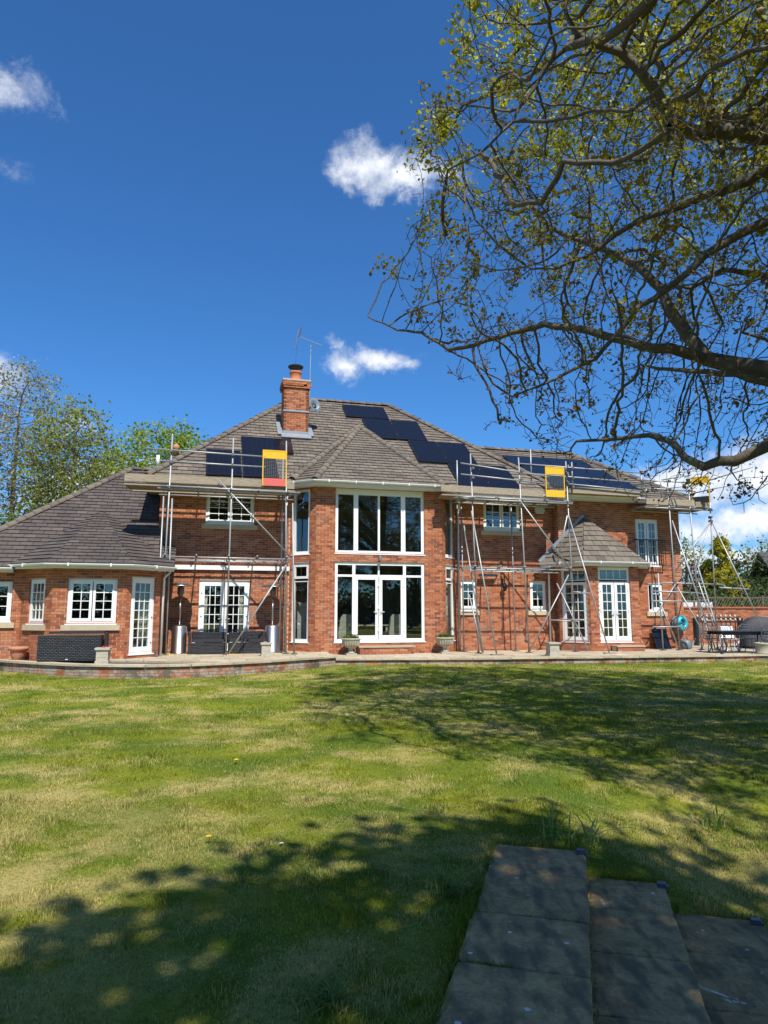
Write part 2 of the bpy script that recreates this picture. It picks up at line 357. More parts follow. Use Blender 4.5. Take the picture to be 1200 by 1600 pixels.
# ------------------------------------------------------------------ ground
ST_P = Vector((.78, 5.24)); ST_D = Vector((.256, .967)).normalized(); ST_R = Vector((ST_D.y, -ST_D.x))   # the garden steps' own axes
def sm(x, a, b):
    t = np.clip((x - a) / (b - a), 0, 1); return t * t * (3 - 2 * t)
def ground_z(x, y):
    x = np.asarray(x, float); y = np.asarray(y, float)
    far = sm(y, 11, 19) * (1 - sm(y, 26, 40))
    z = far * (.072 + .03 * sm(x, -4, 0)) + .025 * np.sin(x * .55 + 1) * np.sin(y * .4) * sm(y, 5, 9)
    s = (x - ST_P.x) * ST_R.x + (y - ST_P.y) * ST_R.y; t = (x - ST_P.x) * ST_D.x + (y - ST_P.y) * ST_D.y
    bank = -.165 * np.clip((s - .28) / .55, 0, 2.6) * (1 - sm(t, .0, 4.5))
    under = np.where((s > -.02) & (t < -.02), -.12 - .165 * np.clip((s - .3) / .55, 0, 2.6), bank)
    return z - .022 + np.where(t < 0, np.where(s > -.02, under, 0), bank)
def axis_pts(parts):
    out = []
    for a, b, n in parts: out += list(np.linspace(a, b, n, endpoint=False))
    return np.array(out + [parts[-1][1]])
gx = axis_pts([(-600, -40, 14), (-40, -14, 20), (-14, -1, 40), (-1, 5, 150), (5, 16, 40), (16, 40, 14), (40, 600, 14)])
gy = axis_pts([(-300, -20, 10), (-20, 1, 20), (1, 7, 150), (7, 24, 90), (24, 60, 20), (60, 1500, 20)])
GX, GY = np.meshgrid(gx, gy); GZ = ground_z(GX, GY)
nx, ny = len(gx), len(gy); idx = np.arange(nx * ny).reshape(ny, nx)
quads = np.stack([idx[:-1, :-1], idx[:-1, 1:], idx[1:, 1:], idx[1:, :-1]], -1).reshape(-1)
structure(link('lawn', np_mesh('lawn', np.stack([GX, GY, GZ], -1).reshape(-1, 3), quads, 4, 'lawn', smooth=True)))

# ------------------------------------------------------------------ house
H0 = Vector((-.15, 23.6, 0)); TH = R(15)
HM = Matrix.Translation(H0) @ Matrix.Rotation(TH, 4, 'Z')
def hw(u, v, z=0): return HM @ Vector((u, v, z))
CAMP = Vector((0, 0, 1.6))
house = thing('house', 'large two-storey red brick house with grey tiled hipped roofs and white windows', 'house', H0, TH)

class Wall:
    def __init__(s, p0, p1):
        s.p0 = Vector((*p0, 0)); d = Vector((*p1, 0)) - s.p0; s.L = d.length; s.d = d / s.L; s.n = Vector((s.d.y, -s.d.x, 0))
    def pt(s, a, o, z): q = s.p0 + s.d * a + s.n * o; return Vector((q.x, q.y, z))
    def bx(s, mb, a0, a1, o0, o1, z0, z1): mb.box(s.pt((a0 + a1) / 2, (o0 + o1) / 2, (z0 + z1) / 2), (a1 - a0, o1 - o0, z1 - z0), s.d, s.n)
BRICKS = []      # (distance, wall object, matrix)
BL, BH, BG = .215, .065, .010
brick_me = MB().box((0, 0, 0), (BL, .11, BH)).mesh('brick', 'brick_single')
def subtract(iv, cut):
    out = []
    for a, b in iv:
        if cut[1] <= a or cut[0] >= b: out.append((a, b)); continue
        if cut[0] > a: out.append((a, cut[0]))
        if cut[1] < b: out.append((cut[1], b))
    return out
def brick_wall(wl, z0, z1, openings=(), name='wall', parent=house, single=True, m='brick', mortar='mortar', thick=.24, top=None, pool=None, WM=None):
    pool = BRICKS if pool is None else pool; WM = HM if WM is None else WM
    br_as = sorted({0, wl.L, *[q for o in openings for q in (max(0, o[0] - .004), min(wl.L, o[1] + .004))]})
    br_zs = sorted({z0, z1, *[q for o in openings for q in (max(z0, o[2] - .004), min(z1, o[3] + .004))]})
    mb = MB()
    for i in range(len(br_as) - 1):
        for j in range(len(br_zs) - 1):
            ca, cz = (br_as[i] + br_as[i + 1]) / 2, (br_zs[j] + br_zs[j + 1]) / 2
            if any(o[0] - .005 < ca < o[1] + .005 and o[2] - .005 < cz < o[3] + .005 for o in openings): continue
            wl.bx(mb, br_as[i], br_as[i + 1], -thick, -.006, br_zs[j], br_zs[j + 1])
    ob = mb.build(name, mortar, parent)
    st = MB(); k = 0; z = z0 + .005; rr = random.Random(int(wl.L * 1000 + z0 * 100))
    while z < z1 - .02:
        zt = min(z + BH, z1 - .003); a = -(k % 2) * (BL + BG) / 2
        iv = []
        while a < wl.L:
            iv.append((max(a, 0), min(a + BL, wl.L))); a += BL + BG
        for o in openings:
            if o[2] - .01 < z + BH * .5 < o[3] + .01: iv = subtract(iv, (o[0], o[1]))
        for a0, a1 in iv:
            if a1 - a0 < .03: continue
            if top is not None and z + .03 > top((a0 + a1) / 2): continue
            c = wl.pt((a0 + a1) / 2, -.055 + rr.uniform(0, .0035), (z + zt) / 2)
            if single and abs(a1 - a0 - BL) < .002 and abs(zt - z - BH) < .002:
                M = Matrix.Translation(c) @ Matrix.Rotation(math.atan2(wl.d.y, wl.d.x), 4, 'Z')
                pool.append(((WM @ c - CAMP).length, ob, M, wl))
            else: st.box(c, (a1 - a0, .11, zt - z), wl.d, wl.n)
        z += BH + BG; k += 1
    STB[ob.name] = (ob, st, m)
    return ob
STB = {}

# --- windows
glass_me = MB().box((0, 0, 0), (1, .006, 1)).mesh('pane', 'glass')
def pane(wl, parent, a0, a1, z0, z1, o):
    p = link('pane', glass_me, None, parent)
    p.matrix_local = Matrix.Translation(wl.pt((a0 + a1) / 2, o, (z0 + z1) / 2)) @ Matrix.Rotation(math.atan2(wl.d.y, wl.d.x) + random.gauss(0, .0022), 4, 'Z') @ Matrix.Rotation(random.gauss(0, .0022), 4, 'X') @ Matrix.Diagonal((a1 - a0, 1, z1 - z0, 1))
    return p
def window(wl, a0, a1, z0, z1, lights, name='window', sill=False, fw=.06, inset=.05, stone=True, handle=False, board=True):
    """lights: list of (a0, a1, z0, z1, cols, rows, leaf) in wall coordinates; leaf adds a casement frame of its own"""
    f = MB(); dd = (-inset - .07, -inset)
    wl.bx(f, a0, a1, *dd, z1 - fw, z1); wl.bx(f, a0, a1, *dd, z0, z0 + fw); wl.bx(f, a0, a0 + fw, dd[0], dd[1] - .001, z0 + fw, z1 - fw); wl.bx(f, a1 - fw, a1, dd[0], dd[1] - .001, z0 + fw, z1 - fw)
    if board: wl.bx(f, a0 - .03, a1 + .03, -inset - .02, .02, z0 - .03, z0 - .001)
    ob = f.build(name, 'white_upvc', house)
    xs = sorted({l[0] for l in lights if l[0] > a0 + fw + .02}); zs = sorted({l[2] for l in lights if l[2] > z0 + fw + .02})
    for l in lights:
        la0, la1, lz0, lz1, nc, nr, leaf = l
        la0 = max(la0, a0 + fw); la1 = min(la1, a1 - fw); lz0 = max(lz0, z0 + fw); lz1 = min(lz1, z1 - fw)
        if leaf: lw, off = leaf, .012
        else: lw, off = .028, -.004
        c = MB(); o1 = -inset + off; o0 = o1 - .06
        wl.bx(c, la0, la1, o0, o1, lz1 - lw, lz1); wl.bx(c, la0, la1, o0, o1, lz0, lz0 + lw * (1.3 if leaf else 1)); wl.bx(c, la0, la0 + lw, o0, o1 - .001, lz0 + lw, lz1 - lw); wl.bx(c, la1 - lw, la1, o0, o1 - .001, lz0 + lw, lz1 - lw)
        co = c.build('casement' if leaf else 'light_frame', 'white_upvc', ob)
        b0, b1, y0, y1 = la0 + lw, la1 - lw, lz0 + lw * (1.3 if leaf else 1), lz1 - lw
        if nc * nr > 1:
            for i in range(1, nc):
                g = MB(); x = b0 + (b1 - b0) * i / nc; wl.bx(g, x - .011, x + .011, o0 + .02, o1 - .012, y0, y1); g.build('glazing_bar', 'white_upvc', ob)
            for j in range(1, nr):
                g = MB(); z = y0 + (y1 - y0) * j / nr; wl.bx(g, b0, b1, o0 + .021, o1 - .0135, z - .011, z + .011); g.build('glazing_bar', 'white_upvc', ob)
        for i in range(nc):
            for j in range(nr):
                pane(wl, ob, b0 + (b1 - b0) * i / nc, b0 + (b1 - b0) * (i + 1) / nc, y0 + (y1 - y0) * j / nr, y0 + (y1 - y0) * (j + 1) / nr, o0 + .03)
        if leaf and handle:
            for zz in (y0 + .18, (y0 + y1) / 2, y1 - .18):
                h = MB(); x = la0 + .02 if handle == 'l' or (handle == 'lr' and l is lights[0]) else la1 - .02
                wl.bx(h, x - .02, x + .02, o1, o1 + .03, zz - .05, zz + .05); h.build('hinge', 'white_upvc', ob)
    if sill:
        q = MB(); wl.bx(q, a0 - .12, a1 + .12, -.12, .06, z0 - .18, z0 - .032); q.build('sill', 'sandstone', ob)
    return ob
def pair(a0, a1, z0, z1, nc, nr, lw=.07):
    m = (a0 + a1) / 2; return [(a0, m - .012, z0, z1, nc, nr, lw), (m + .012, a1, z0, z1, nc, nr, lw)]
def door_handles(wl, ob, a, z, o):
    for s in (-1, 1):
        h = MB(); wl.bx(h, a + s * .06 - .018, a + s * .06 + .018, o, o + .012, z - .11, z + .11); wl.bx(h, a + s * .06 + (0 if s > 0 else -.12), a + s * .06 + (.12 if s > 0 else 0), o + .03, o + .05, z - .012, z + .012); wl.bx(h, a + s * .06 - .01, a + s * .06 + .01, o + .012, o + .03, z - .012, z + .012)
        h.build('door_handle', 'light_grey_plastic', ob)

PL, PC = .35, .27      # patio levels
# centre bay --------------------------------------------------------
BZ0 = .18
cf = Wall((-2.14, 0), (2.21, 0)); cl = Wall((-2.89, .75), (-2.14, 0)); cr = Wall((2.21, 0), (2.96, .75))
A = lambda u: u + 2.14
brick_wall(cf, BZ0, 5.70, [(A(-1.5), A(1.575), .65, 3.25), (A(-1.5), A(1.575), 3.53, 5.70)])
cols = [A(-1.5), A(-.86), A(-.01), A(.88), A(1.575)]
ls = [(cols[0], cols[1], 2.80, 3.25, 1, 1, 0), (cols[1], cols[2], 2.80, 3.25, 1, 1, 0), (cols[2], cols[3], 2.80, 3.25, 1, 1, 0), (cols[3], cols[4], 2.80, 3.25, 1, 1, 0),
      (cols[0], cols[1], .65, 2.80, 1, 1, 0), (cols[3], cols[4], .65, 2.80, 1, 1, 0), (cols[1] + .03, cols[2] - .012, .70, 2.78, 1, 1, .105), (cols[2] + .012, cols[3] - .03, .70, 2.78, 1, 1, .105)]
wd = window(cf, A(-1.5), A(1.575), .65, 3.25, ls, 'french_door', fw=.07, handle='lr')
mm = MB()
for x in (cols[1], cols[3]): cf.bx(mm, x - .05, x + .05, -.125, -.046, .72, 3.18)
cf.bx(mm, cols[0] + .07, cols[4] - .07, -.124, -.047, 2.765, 2.835); mm.build('mullion', 'white_upvc', wd)
door_handles(cf, wd, cols[2], 1.62, -.036)
c2 = [A(-1.5), A(-.80), A(-.01), A(.84), A(1.575)]
wd2 = window(cf, A(-1.5), A(1.575), 3.53, 5.70, [(c2[i], c2[i + 1], 3.53, 5.62, 1, 1, 0) for i in range(4)], fw=.07)
mm = MB()
for x, hwd in ((c2[1], .075), (c2[2], .035), (c2[3], .075)): cf.bx(mm, x - hwd, x + hwd, -.125, -.044, 3.6, 5.6)
cf.bx(mm, c2[0] + .07, c2[4] - .07, -.125, -.0445, 5.50, 5.63); mm.build('mullion', 'white_upvc', wd2)
for wl, a0, a1 in ((cl, .09, .80), (cr, .26, .97)):
    brick_wall(wl, BZ0, 5.70, [(a0, a1, .65, 3.22), (a0, a1, 3.50, 5.68)])
    window(wl, a0, a1, .65, 3.22, [(a0, a1, .65, 2.62, 1, 1, 0), (a0, a1, 2.70, 3.22, 1, 1, .06)], fw=.07)
    window(wl, a0, a1, 3.50, 5.68, [(a0, a1, 3.5, 5.68, 1, 1, 0)], fw=.07)
# main wall, left and right of the bay -------------------------------
ml = Wall((-7.08, .75), (-2.89, .75)); B = lambda u: u + 7.08
brick_wall(ml, .25, 5.70, [(B(-5.64), B(-4.09), 4.47, 5.52), (B(-5.76), B(-4.17), .42, 2.62)])
window(ml, B(-5.64), B(-4.09), 4.47, 5.52, pair(B(-5.58), B(-4.15), 4.53, 5.46, 2, 4, .06), sill=True)
fd = window(ml, B(-5.76), B(-4.17), .42, 2.62, pair(B(-5.70), B(-4.23), .48, 2.56, 3, 6, .11), 'french_door', handle='lr'); door_handles(ml, fd, B(-4.965), 1.4, -.036)
mr = Wall((2.96, .75), (7.0, .75)); C_ = lambda u: u - 2.96
brick_wall(mr, .18, 5.70, [(C_(3.16), C_(3.75), 1.69, 2.72), (C_(5.83), C_(6.47), 1.69, 2.73), (C_(4.07), C_(5.51), 4.54, 5.59)])
window(mr, C_(3.16), C_(3.75), 1.69, 2.72, [(C_(3.21), C_(3.70), 1.75, 2.66, 2, 3, .06)], sill=True)
window(mr, C_(5.83), C_(6.47), 1.69, 2.73, [(C_(5.88), C_(6.42), 1.75, 2.67, 2, 3, .06)], sill=True)
window(mr, C_(4.07), C_(5.51), 4.54, 5.59, pair(C_(4.13), C_(5.45), 4.60, 5.53, 2, 3, .06), sill=True)
# side walls of the main block
brick_wall(Wall((-7.08, 11.3), (-7.08, .75)), .2, 5.70, single=False)
# right block and its bay ---------------------------------------------
RX0, RX1 = 6.85, 12.0
rb = Wall((RX0, .4), (RX1, .4)); D_ = lambda u: u - RX0
brick_wall(rb, .15, 5.66, [(D_(10.49), D_(11.12), 1.65, 2.67), (D_(10.08), D_(11.08), 3.32, 5.10), (D_(7.2), D_(9.8), .5, 3.1)])
brick_wall(Wall((RX0, .75), (RX0, .4)), .15, 5.66, single=False); brick_wall(Wall((RX1, .4), (RX1, 8.6)), .15, 5.66, single=False)
window(rb, D_(10.49), D_(11.12), 1.65, 2.67, [(D_(10.66), D_(11.07), 1.71, 2.61, 2, 3, .06)], sill=True)
window(rb, D_(10.08), D_(11.08), 3.32, 5.10, pair(D_(10.14), D_(11.02), 3.38, 5.04, 2, 5, .085), 'balcony_door')
rf = Wall((7.44, -.6), (9.42, -.6)); rl = Wall((6.78, .4), (7.44, -.6)); rr_ = Wall((9.42, -.6), (10.1, .4)); E_ = lambda u: u - 7.44
brick_wall(rf, .15, 3.25, [(E_(7.80), E_(9.06), .58, 3.18)])
a0, a1 = E_(7.80), E_(9.06)
fd = window(rf, a0, a1, .58, 3.18, pair(a0 + .06, a1 - .06, .64, 2.68, 2, 6, .105) + [(a0, a1, 2.74, 3.18, 4, 1, 0)], 'french_door', handle='lr'); door_handles(rf, fd, (a0 + a1) / 2, 1.55, -.036)
brick_wall(rl, .15, 3.25, [(.10, 1.09, .58, 3.16)])
window(rl, .10, 1.09, .58, 3.16, [(.1, 1.09, .58, 2.66, 3, 6, .09), (.1, 1.09, 2.72, 3.16, 3, 1, 0)], 'french_door')
brick_wall(rr_, .15, 3.25, [(.16, 1.05, .58, 3.16)])
window(rr_, .16, 1.05, .58, 3.16, [(.16, 1.05, .58, 2.66, 3, 6, .09), (.16, 1.05, 2.72, 3.16, 3, 1, 0)], 'french_door')
# left wing and its bay --------------------------------------------------
lw_ = Wall((-13.0, -1.05), (-10.55, -1.05)); lfl = Wall((-10.55, -1.05), (-9.6, -2.0)); lff = Wall((-9.6, -2.0), (-7.72, -2.0)); lfr = Wall((-7.72, -2.0), (-6.87, -1.15))
brick_wall(lw_, .2, 2.86, [(.9, 2.2, 1.36, 2.44)])
window(lw_, .9, 2.2, 1.36, 2.44, pair(.96, 2.14, 1.42, 2.38, 2, 3, .06), sill=True)
brick_wall(lfl, .2, 2.86, [(.32, 1.02, 1.30, 2.50)]); window(lfl, .32, 1.02, 1.30, 2.50, [(.37, .97, 1.36, 2.44, 3, 4, .055)], sill=True)
brick_wall(lff, .2, 2.86, [(.38, 1.63, 1.30, 2.50)]); window(lff, .38, 1.63, 1.30, 2.50, pair(.43, 1.58, 1.36, 2.44, 2, 4, .065), sill=True)
brick_wall(lfr, .2, 2.86, [(.17, 1.02, .46, 2.58)]); fd = window(lfr, .17, 1.02, .46, 2.58, [(.22, .97, .5, 2.53, 3, 7, .1)], 'glazed_door', handle='r')
brick_wall(Wall((-6.87, -1.15), (-6.87, .75)), .2, 2.95, single=False)
# plinth steps below the doors
q = Wall((-1.05, -.02), (.95, -.02)); o = brick_wall(Wall((-.75, -.42), (1.05, -.42)), .20, .48, single=False, name='door_step', thick=.40)
s_ = MB(); s_.b(-.78, 1.08, -.45, -.004, .482, .53); s_.build('tread', 'patio_slab', o)
o = brick_wall(Wall((8.2, -1.0), (9.25, -1.0)), .20, .42, single=False, name='door_step', thick=.38)
s_ = MB(); s_.b(8.17, 9.28, -1.03, -.61, .422, .465); s_.build('tread', 'patio_slab', o)
# unlit back, floors and ceilings close the shell
q = MB(); q.b(-7.0, 11.9, 8.4, 8.6, .2, 5.7); q.build('rear_wall', 'interior_paint', house)
q = MB(); q.b(-7, 11.9, 4.6, 4.75, .5, 5.65); q.b(-12.9, -7, 2.2, 2.3, .45, 2.8); q.build('inner_wall', 'interior_paint', house)
q = MB(); q.b(-6.9, 11.9, .98, 8.4, .36, .44); q.b(-1.9, 1.95, .25, .98, .36, .44); q.b(7.5, 9.4, -.3, .98, .36, .44); q.b(-12.9, -7.1, -.8, 4.6, .36, .44); q.build('floor', 'interior_floor', house)
q = MB(); q.b(-6.9, 6.8, .98, 8.4, 3.28, 3.48); q.b(-1.9, 1.95, .25, .98, 3.28, 3.48); q.b(6.85, 11.8, .7, 8.4, 3.0, 3.2); q.build('upper_floor', 'interior_paint', house)
q = MB(); q.b(-2.75, -2.62, .95, 4.6, .44, 5.6); q.b(2.72, 2.85, .95, 4.6, .44, 5.6); q.b(-7.0, -6.9, .98, 4.6, .44, 5.6); q.b(6.95, 7.05, .98, 4.6, .44, 5.6); q.b(11.7, 11.78, .7, 8, .44, 5.6); q.build('partition', 'interior_paint', house)
q = MB(); q.b(-13, -12.9, -1, 4.6, .2, 2.9); q.build('end_wall', 'interior_paint', house)

# --- roofs
TILES = []; TW, TG = .335, .245
def tile_mesh():
    w_, b1 = TW - .012, TG + .02
    vs = [(0, 0, .013), (w_, 0, .013), (w_, b1, -.012), (0, b1, -.012), (0, 0, .042), (w_, 0, .042), (w_, b1, .010), (0, b1, .010)]
    m = MB(); m.add([(x - w_ / 2, y, z) for x, y, z in vs], [(4, 5, 6, 7), (0, 1, 5, 4), (1, 2, 6, 5), (3, 0, 4, 7), (0, 3, 2, 1)]); return m.mesh('roof_tile', 'tile_single')
tile_me = tile_mesh(); tile_dark_me = tile_mesh(); tile_dark_me.materials[0] = MATS['tile_dark_single']
def clip2(poly, planes):
    for (px, py, nx_, ny_) in planes:
        out = []
        for i in range(len(poly)):
            p, q = poly[i], poly[(i + 1) % len(poly)]
            dp = (p[0] - px) * nx_ + (p[1] - py) * ny_; dq = (q[0] - px) * nx_ + (q[1] - py) * ny_
            if dp >= 0: out.append(p)
            if dp * dq < 0: t = dp / (dp - dq); out.append((p[0] + (q[0] - p[0]) * t, p[1] + (q[1] - p[1]) * t))
        poly = out
        if len(poly) < 3: return []
    return poly
def roof_face(poly, roofob, st, single=True, seed=0):
    """poly: convex 3D polygon in house coordinates, first edge is the eaves"""
    P = [Vector(p) for p in poly]; e = (P[1] - P[0]).normalized(); nrm = None
    for i in range(2, len(P)):
        nrm = e.cross(P[i] - P[0])
        if nrm.length > .1: break
    nrm.normalize()
    if nrm.z < 0: nrm = -nrm
    up = nrm.cross(e).normalized()
    if up.z < 0: up = -up
    L2 = [((p - P[0]).dot(e), (p - P[0]).dot(up)) for p in P]
    area = sum(L2[i][0] * L2[(i + 1) % len(L2)][1] - L2[(i + 1) % len(L2)][0] * L2[i][1] for i in range(len(L2)))
    if area < 0: L2 = L2[::-1]
    planes = []
    for i in range(len(L2)):
        (x0, y0), (x1, y1) = L2[i], L2[(i + 1) % len(L2)]
        planes.append((x0, y0, -(y1 - y0), x1 - x0))
    amin, amax = min(p[0] for p in L2), max(p[0] for p in L2); bmax = max(p[1] for p in L2)
    rr = random.Random(seed); k = 0; b = -.03
    planes_t = planes[:]
    while b < bmax:
        a = amin - TW + (k % 2) * TW / 2 - .1 + rr.uniform(-.01, .01)
        while a < amax:
            quad = [(a, max(b, 0) if b >= 0 else b), (a + TW - .012, b), (a + TW - .012, b + TG + .02), (a, b + TG + .02)]
            cut = [pl for pl in planes_t if not (abs(pl[2]) < 1e-6 and pl[3] > 0)]      # tiles overhang the eaves
            res = clip2(quad, cut)
            if res:
                ar = abs(sum(res[i][0] * res[(i + 1) % len(res)][1] - res[(i + 1) % len(res)][0] * res[i][1] for i in range(len(res)))) / 2
                lift = rr.uniform(0, .006); sk = rr.uniform(-.004, .004)
                if single and ar > (TW - .012) * (TG + .02) * .995:
                    o3 = P[0] + e * (a + (TW - .012) / 2) + up * (b + sk) + nrm * lift
                    M = Matrix((e, up, nrm)).transposed().to_4x4(); M.translation = o3
                    TILES.append(((HM @ o3 - CAMP).length, roofob, M, st))
                elif ar > .004:
                    h = lambda y: .042 - (y - b) / (TG + .02) * .032 + lift
                    top = [P[0] + e * x + up * y + nrm * h(y) for x, y in res]; bot = [P[0] + e * x + up * y + nrm * (h(y) - .028) for x, y in res]
                    n_ = len(res); st.add(top + bot, [tuple(range(n_))] + [(i + n_, (i + 1) % n_ + n_, (i + 1) % n_, i) for i in range(n_)])
            a += TW
        b += TG; k += 1
    return nrm
ROOFS = []
def roof(name, faces, visible=None, seed=0):
    mb = MB(); 
    for poly in faces:
        P = [Vector(p) for p in poly]; mb.prism([p - Vector((0, 0, .02)) for p in P], (0, 0, -.06))
    ob = mb.build(name, 'deck', house); st = MB()
    for i, poly in enumerate(faces): roof_face(poly, ob, st, seed=seed + i)
    ROOFS.append((ob, st)); return ob
def half_tube(L, r0, r1, n=7):
    vs = []; fs = []
    for y, r in ((0, r0), (L, r1)):
        for q in (1, .82):
            for j in range(n + 1):
                t = math.pi * j / n; vs.append((r * q * math.cos(t), y, r * q * .8 * math.sin(t)))
    k = n + 1
    for j in range(n):
        fs += [(j, j + 1, 2 * k + j + 1, 2 * k + j), (k + j + 1, k + j, 3 * k + j, 3 * k + j + 1), (j + 1, j, k + j, k + j + 1)]
    return MB().add(vs, fs)
ridge_me = half_tube(.40, .150, .118).mesh('ridge_tile', 'tile_single', True)
def ridge(ob, p0, p1, up=(0, 0, 1), step=.34, lift=-.015):
    p0, p1 = Vector(p0), Vector(p1); d = (p1 - p0); L = d.length; d.normalize(); x = d.cross(Vector(up)).normalized(); z = x.cross(d)
    n = max(1, int(L / step)); s = L / n
    for i in range(n):
        M = Matrix((x, d, z)).transposed().to_4x4(); M.translation = p0 + d * (s * i) + z * (lift + .03 + random.uniform(-.008, .008))
        t = link('ridge_tile', ridge_me, None, ob); t.matrix_local = M
EZ = 5.85
m0, m1, rl0, rl1 = (-7.5, .3, EZ), (7.4, .3, EZ), (-2.16, 6, 10.45), (1.96, 6, 10.47)
main_roof = roof('main_roof', [[m0, m1, rl1, rl0], [(-7.5, 11.7, EZ), m0, rl0], [m1, (7.4, 11.7, EZ), rl1], [(7.4, 11.7, EZ), (-7.5, 11.7, EZ), rl0, rl1]], seed=1)
ridge(main_roof, m0, rl0); ridge(main_roof, m1, rl1); ridge(main_roof, rl0, rl1)
wl0, wl1, wr1, wr0 = (6.62, 0, EZ), (12.35, 0, EZ), (9.8, 4.5, 8.45), (4.9, 4.5, 8.45)
wing_roof = roof('wing_roof', [[wl0, wl1, wr1, wr0], [wl1, (12.35, 9, EZ), wr1], [(12.35, 9, EZ), (5.2, 9, EZ), wr0, wr1]], seed=11)
ridge(wing_roof, wl1, wr1); ridge(wing_roof, (5.4, 4.5, 8.45), wr1)
ap = (.24, 4.09, 8.93); b0, b1_, b2, b3 = (-3.35, .75, EZ), (-2.28, -.4, EZ), (2.24, -.4, EZ), (3.3, .7, EZ)
bay_roof = roof('bay_roof', [[b1_, b2, ap], [b0, b1_, ap], [b2, b3, ap]], seed=21)
ridge(bay_roof, b1_, ap); ridge(bay_roof, b2, ap); ridge(bay_roof, (-2.9, .45, EZ + .12), (.1, 3.95, 8.86))
LE = 2.84
lr0, lr1, lr2 = (-12.92, -1.35, LE), (-6.9, -1.35, LE), (-8.35, 4.8, 6.88)
left_roof = roof('left_wing_roof', [[lr0, (-6.95, -1.35, LE), (-6.95, 4.8, 6.88), lr2], [(-12.92, 11, LE), lr0, lr2], [(-7.0, 11, LE), (-12.92, 11, LE), lr2, (-7.0, 4.8, 6.88)]], seed=31)
ridge(left_roof, lr0, lr2); ridge(left_roof, lr2, (-7.0, 4.8, 6.88))
LB = 2.92; lap = (-8.92, 1.85, 4.93); q0, q1, q2, q3 = (-10.95, -1.1, LB), (-9.72, -2.32, LB), (-7.58, -2.32, LB), (-6.52, -1.26, LB)
leftbay_roof = roof('bay_roof', [[q1, q2, lap], [q0, q1, lap], [q2, q3, (-6.52, .74, 3.65), lap]], seed=41)
RE = 3.38; rap = (7.9, .38, 5.09); r0, r1, r2, r3 = (6.1, .39, RE), (7.02, -.93, RE), (9.52, -.93, RE), (10.5, .39, RE)
rightbay_roof = roof('bay_roof', [[r1, r2, rap], [r0, r1, rap], [r2, r3, rap]], seed=51)
fl = MB()   # lead flashing where the right bay roof meets the wall
for p, q_ in ((r0, rap),):
    a_, b_ = Vector(p), Vector(q_); a_.y = b_.y = .375
    dd = (b_ - a_).normalized(); nn = Vector((-dd.z, 0, dd.x)); fl.box((a_ + b_) / 2 + nn * .06, ((b_ - a_).length + .05, .03, .13), dd, (0, 1, 0), nn)
fl.build('lead_flashing', 'lead', rightbay_roof)
fl = MB(); fl.box((-7.0, .66, 3.82), (.5, .14, .10), (1, 0, 0), (0, 1, .3), (0, -.3, 1)); fl.box((-6.75, .55, 3.62), (.45, .3, .06), (1, 0, -.2), (0, 1, .4), (0, -.4, 1)); fl.build('lead_flashing', 'lead', leftbay_roof)
# individual tiles: the nearest 300, the rest of each roof in one mesh
TILES.sort(key=lambda t: t[0])
for i, (d, ob, M, st) in enumerate(TILES):
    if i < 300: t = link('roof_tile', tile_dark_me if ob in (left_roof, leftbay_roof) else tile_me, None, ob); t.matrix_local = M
    else:
        w_, b1v = TW - .012, TG + .02
        vs = [(-w_ / 2, 0, .013), (w_ / 2, 0, .013), (w_ / 2, b1v, -.012), (-w_ / 2, b1v, -.012), (-w_ / 2, 0, .042), (w_ / 2, 0, .042), (w_ / 2, b1v, .010), (-w_ / 2, b1v, .010)]
        st.add([M @ Vector(v) for v in vs], [(4, 5, 6, 7), (0, 1, 5, 4), (1, 2, 6, 5), (3, 0, 4, 7), (0, 3, 2, 1)])
for ob, st in ROOFS: stuff(st.build('tile_courses', 'tile_dark' if ob in (left_roof, leftbay_roof) else 'tile', ob))

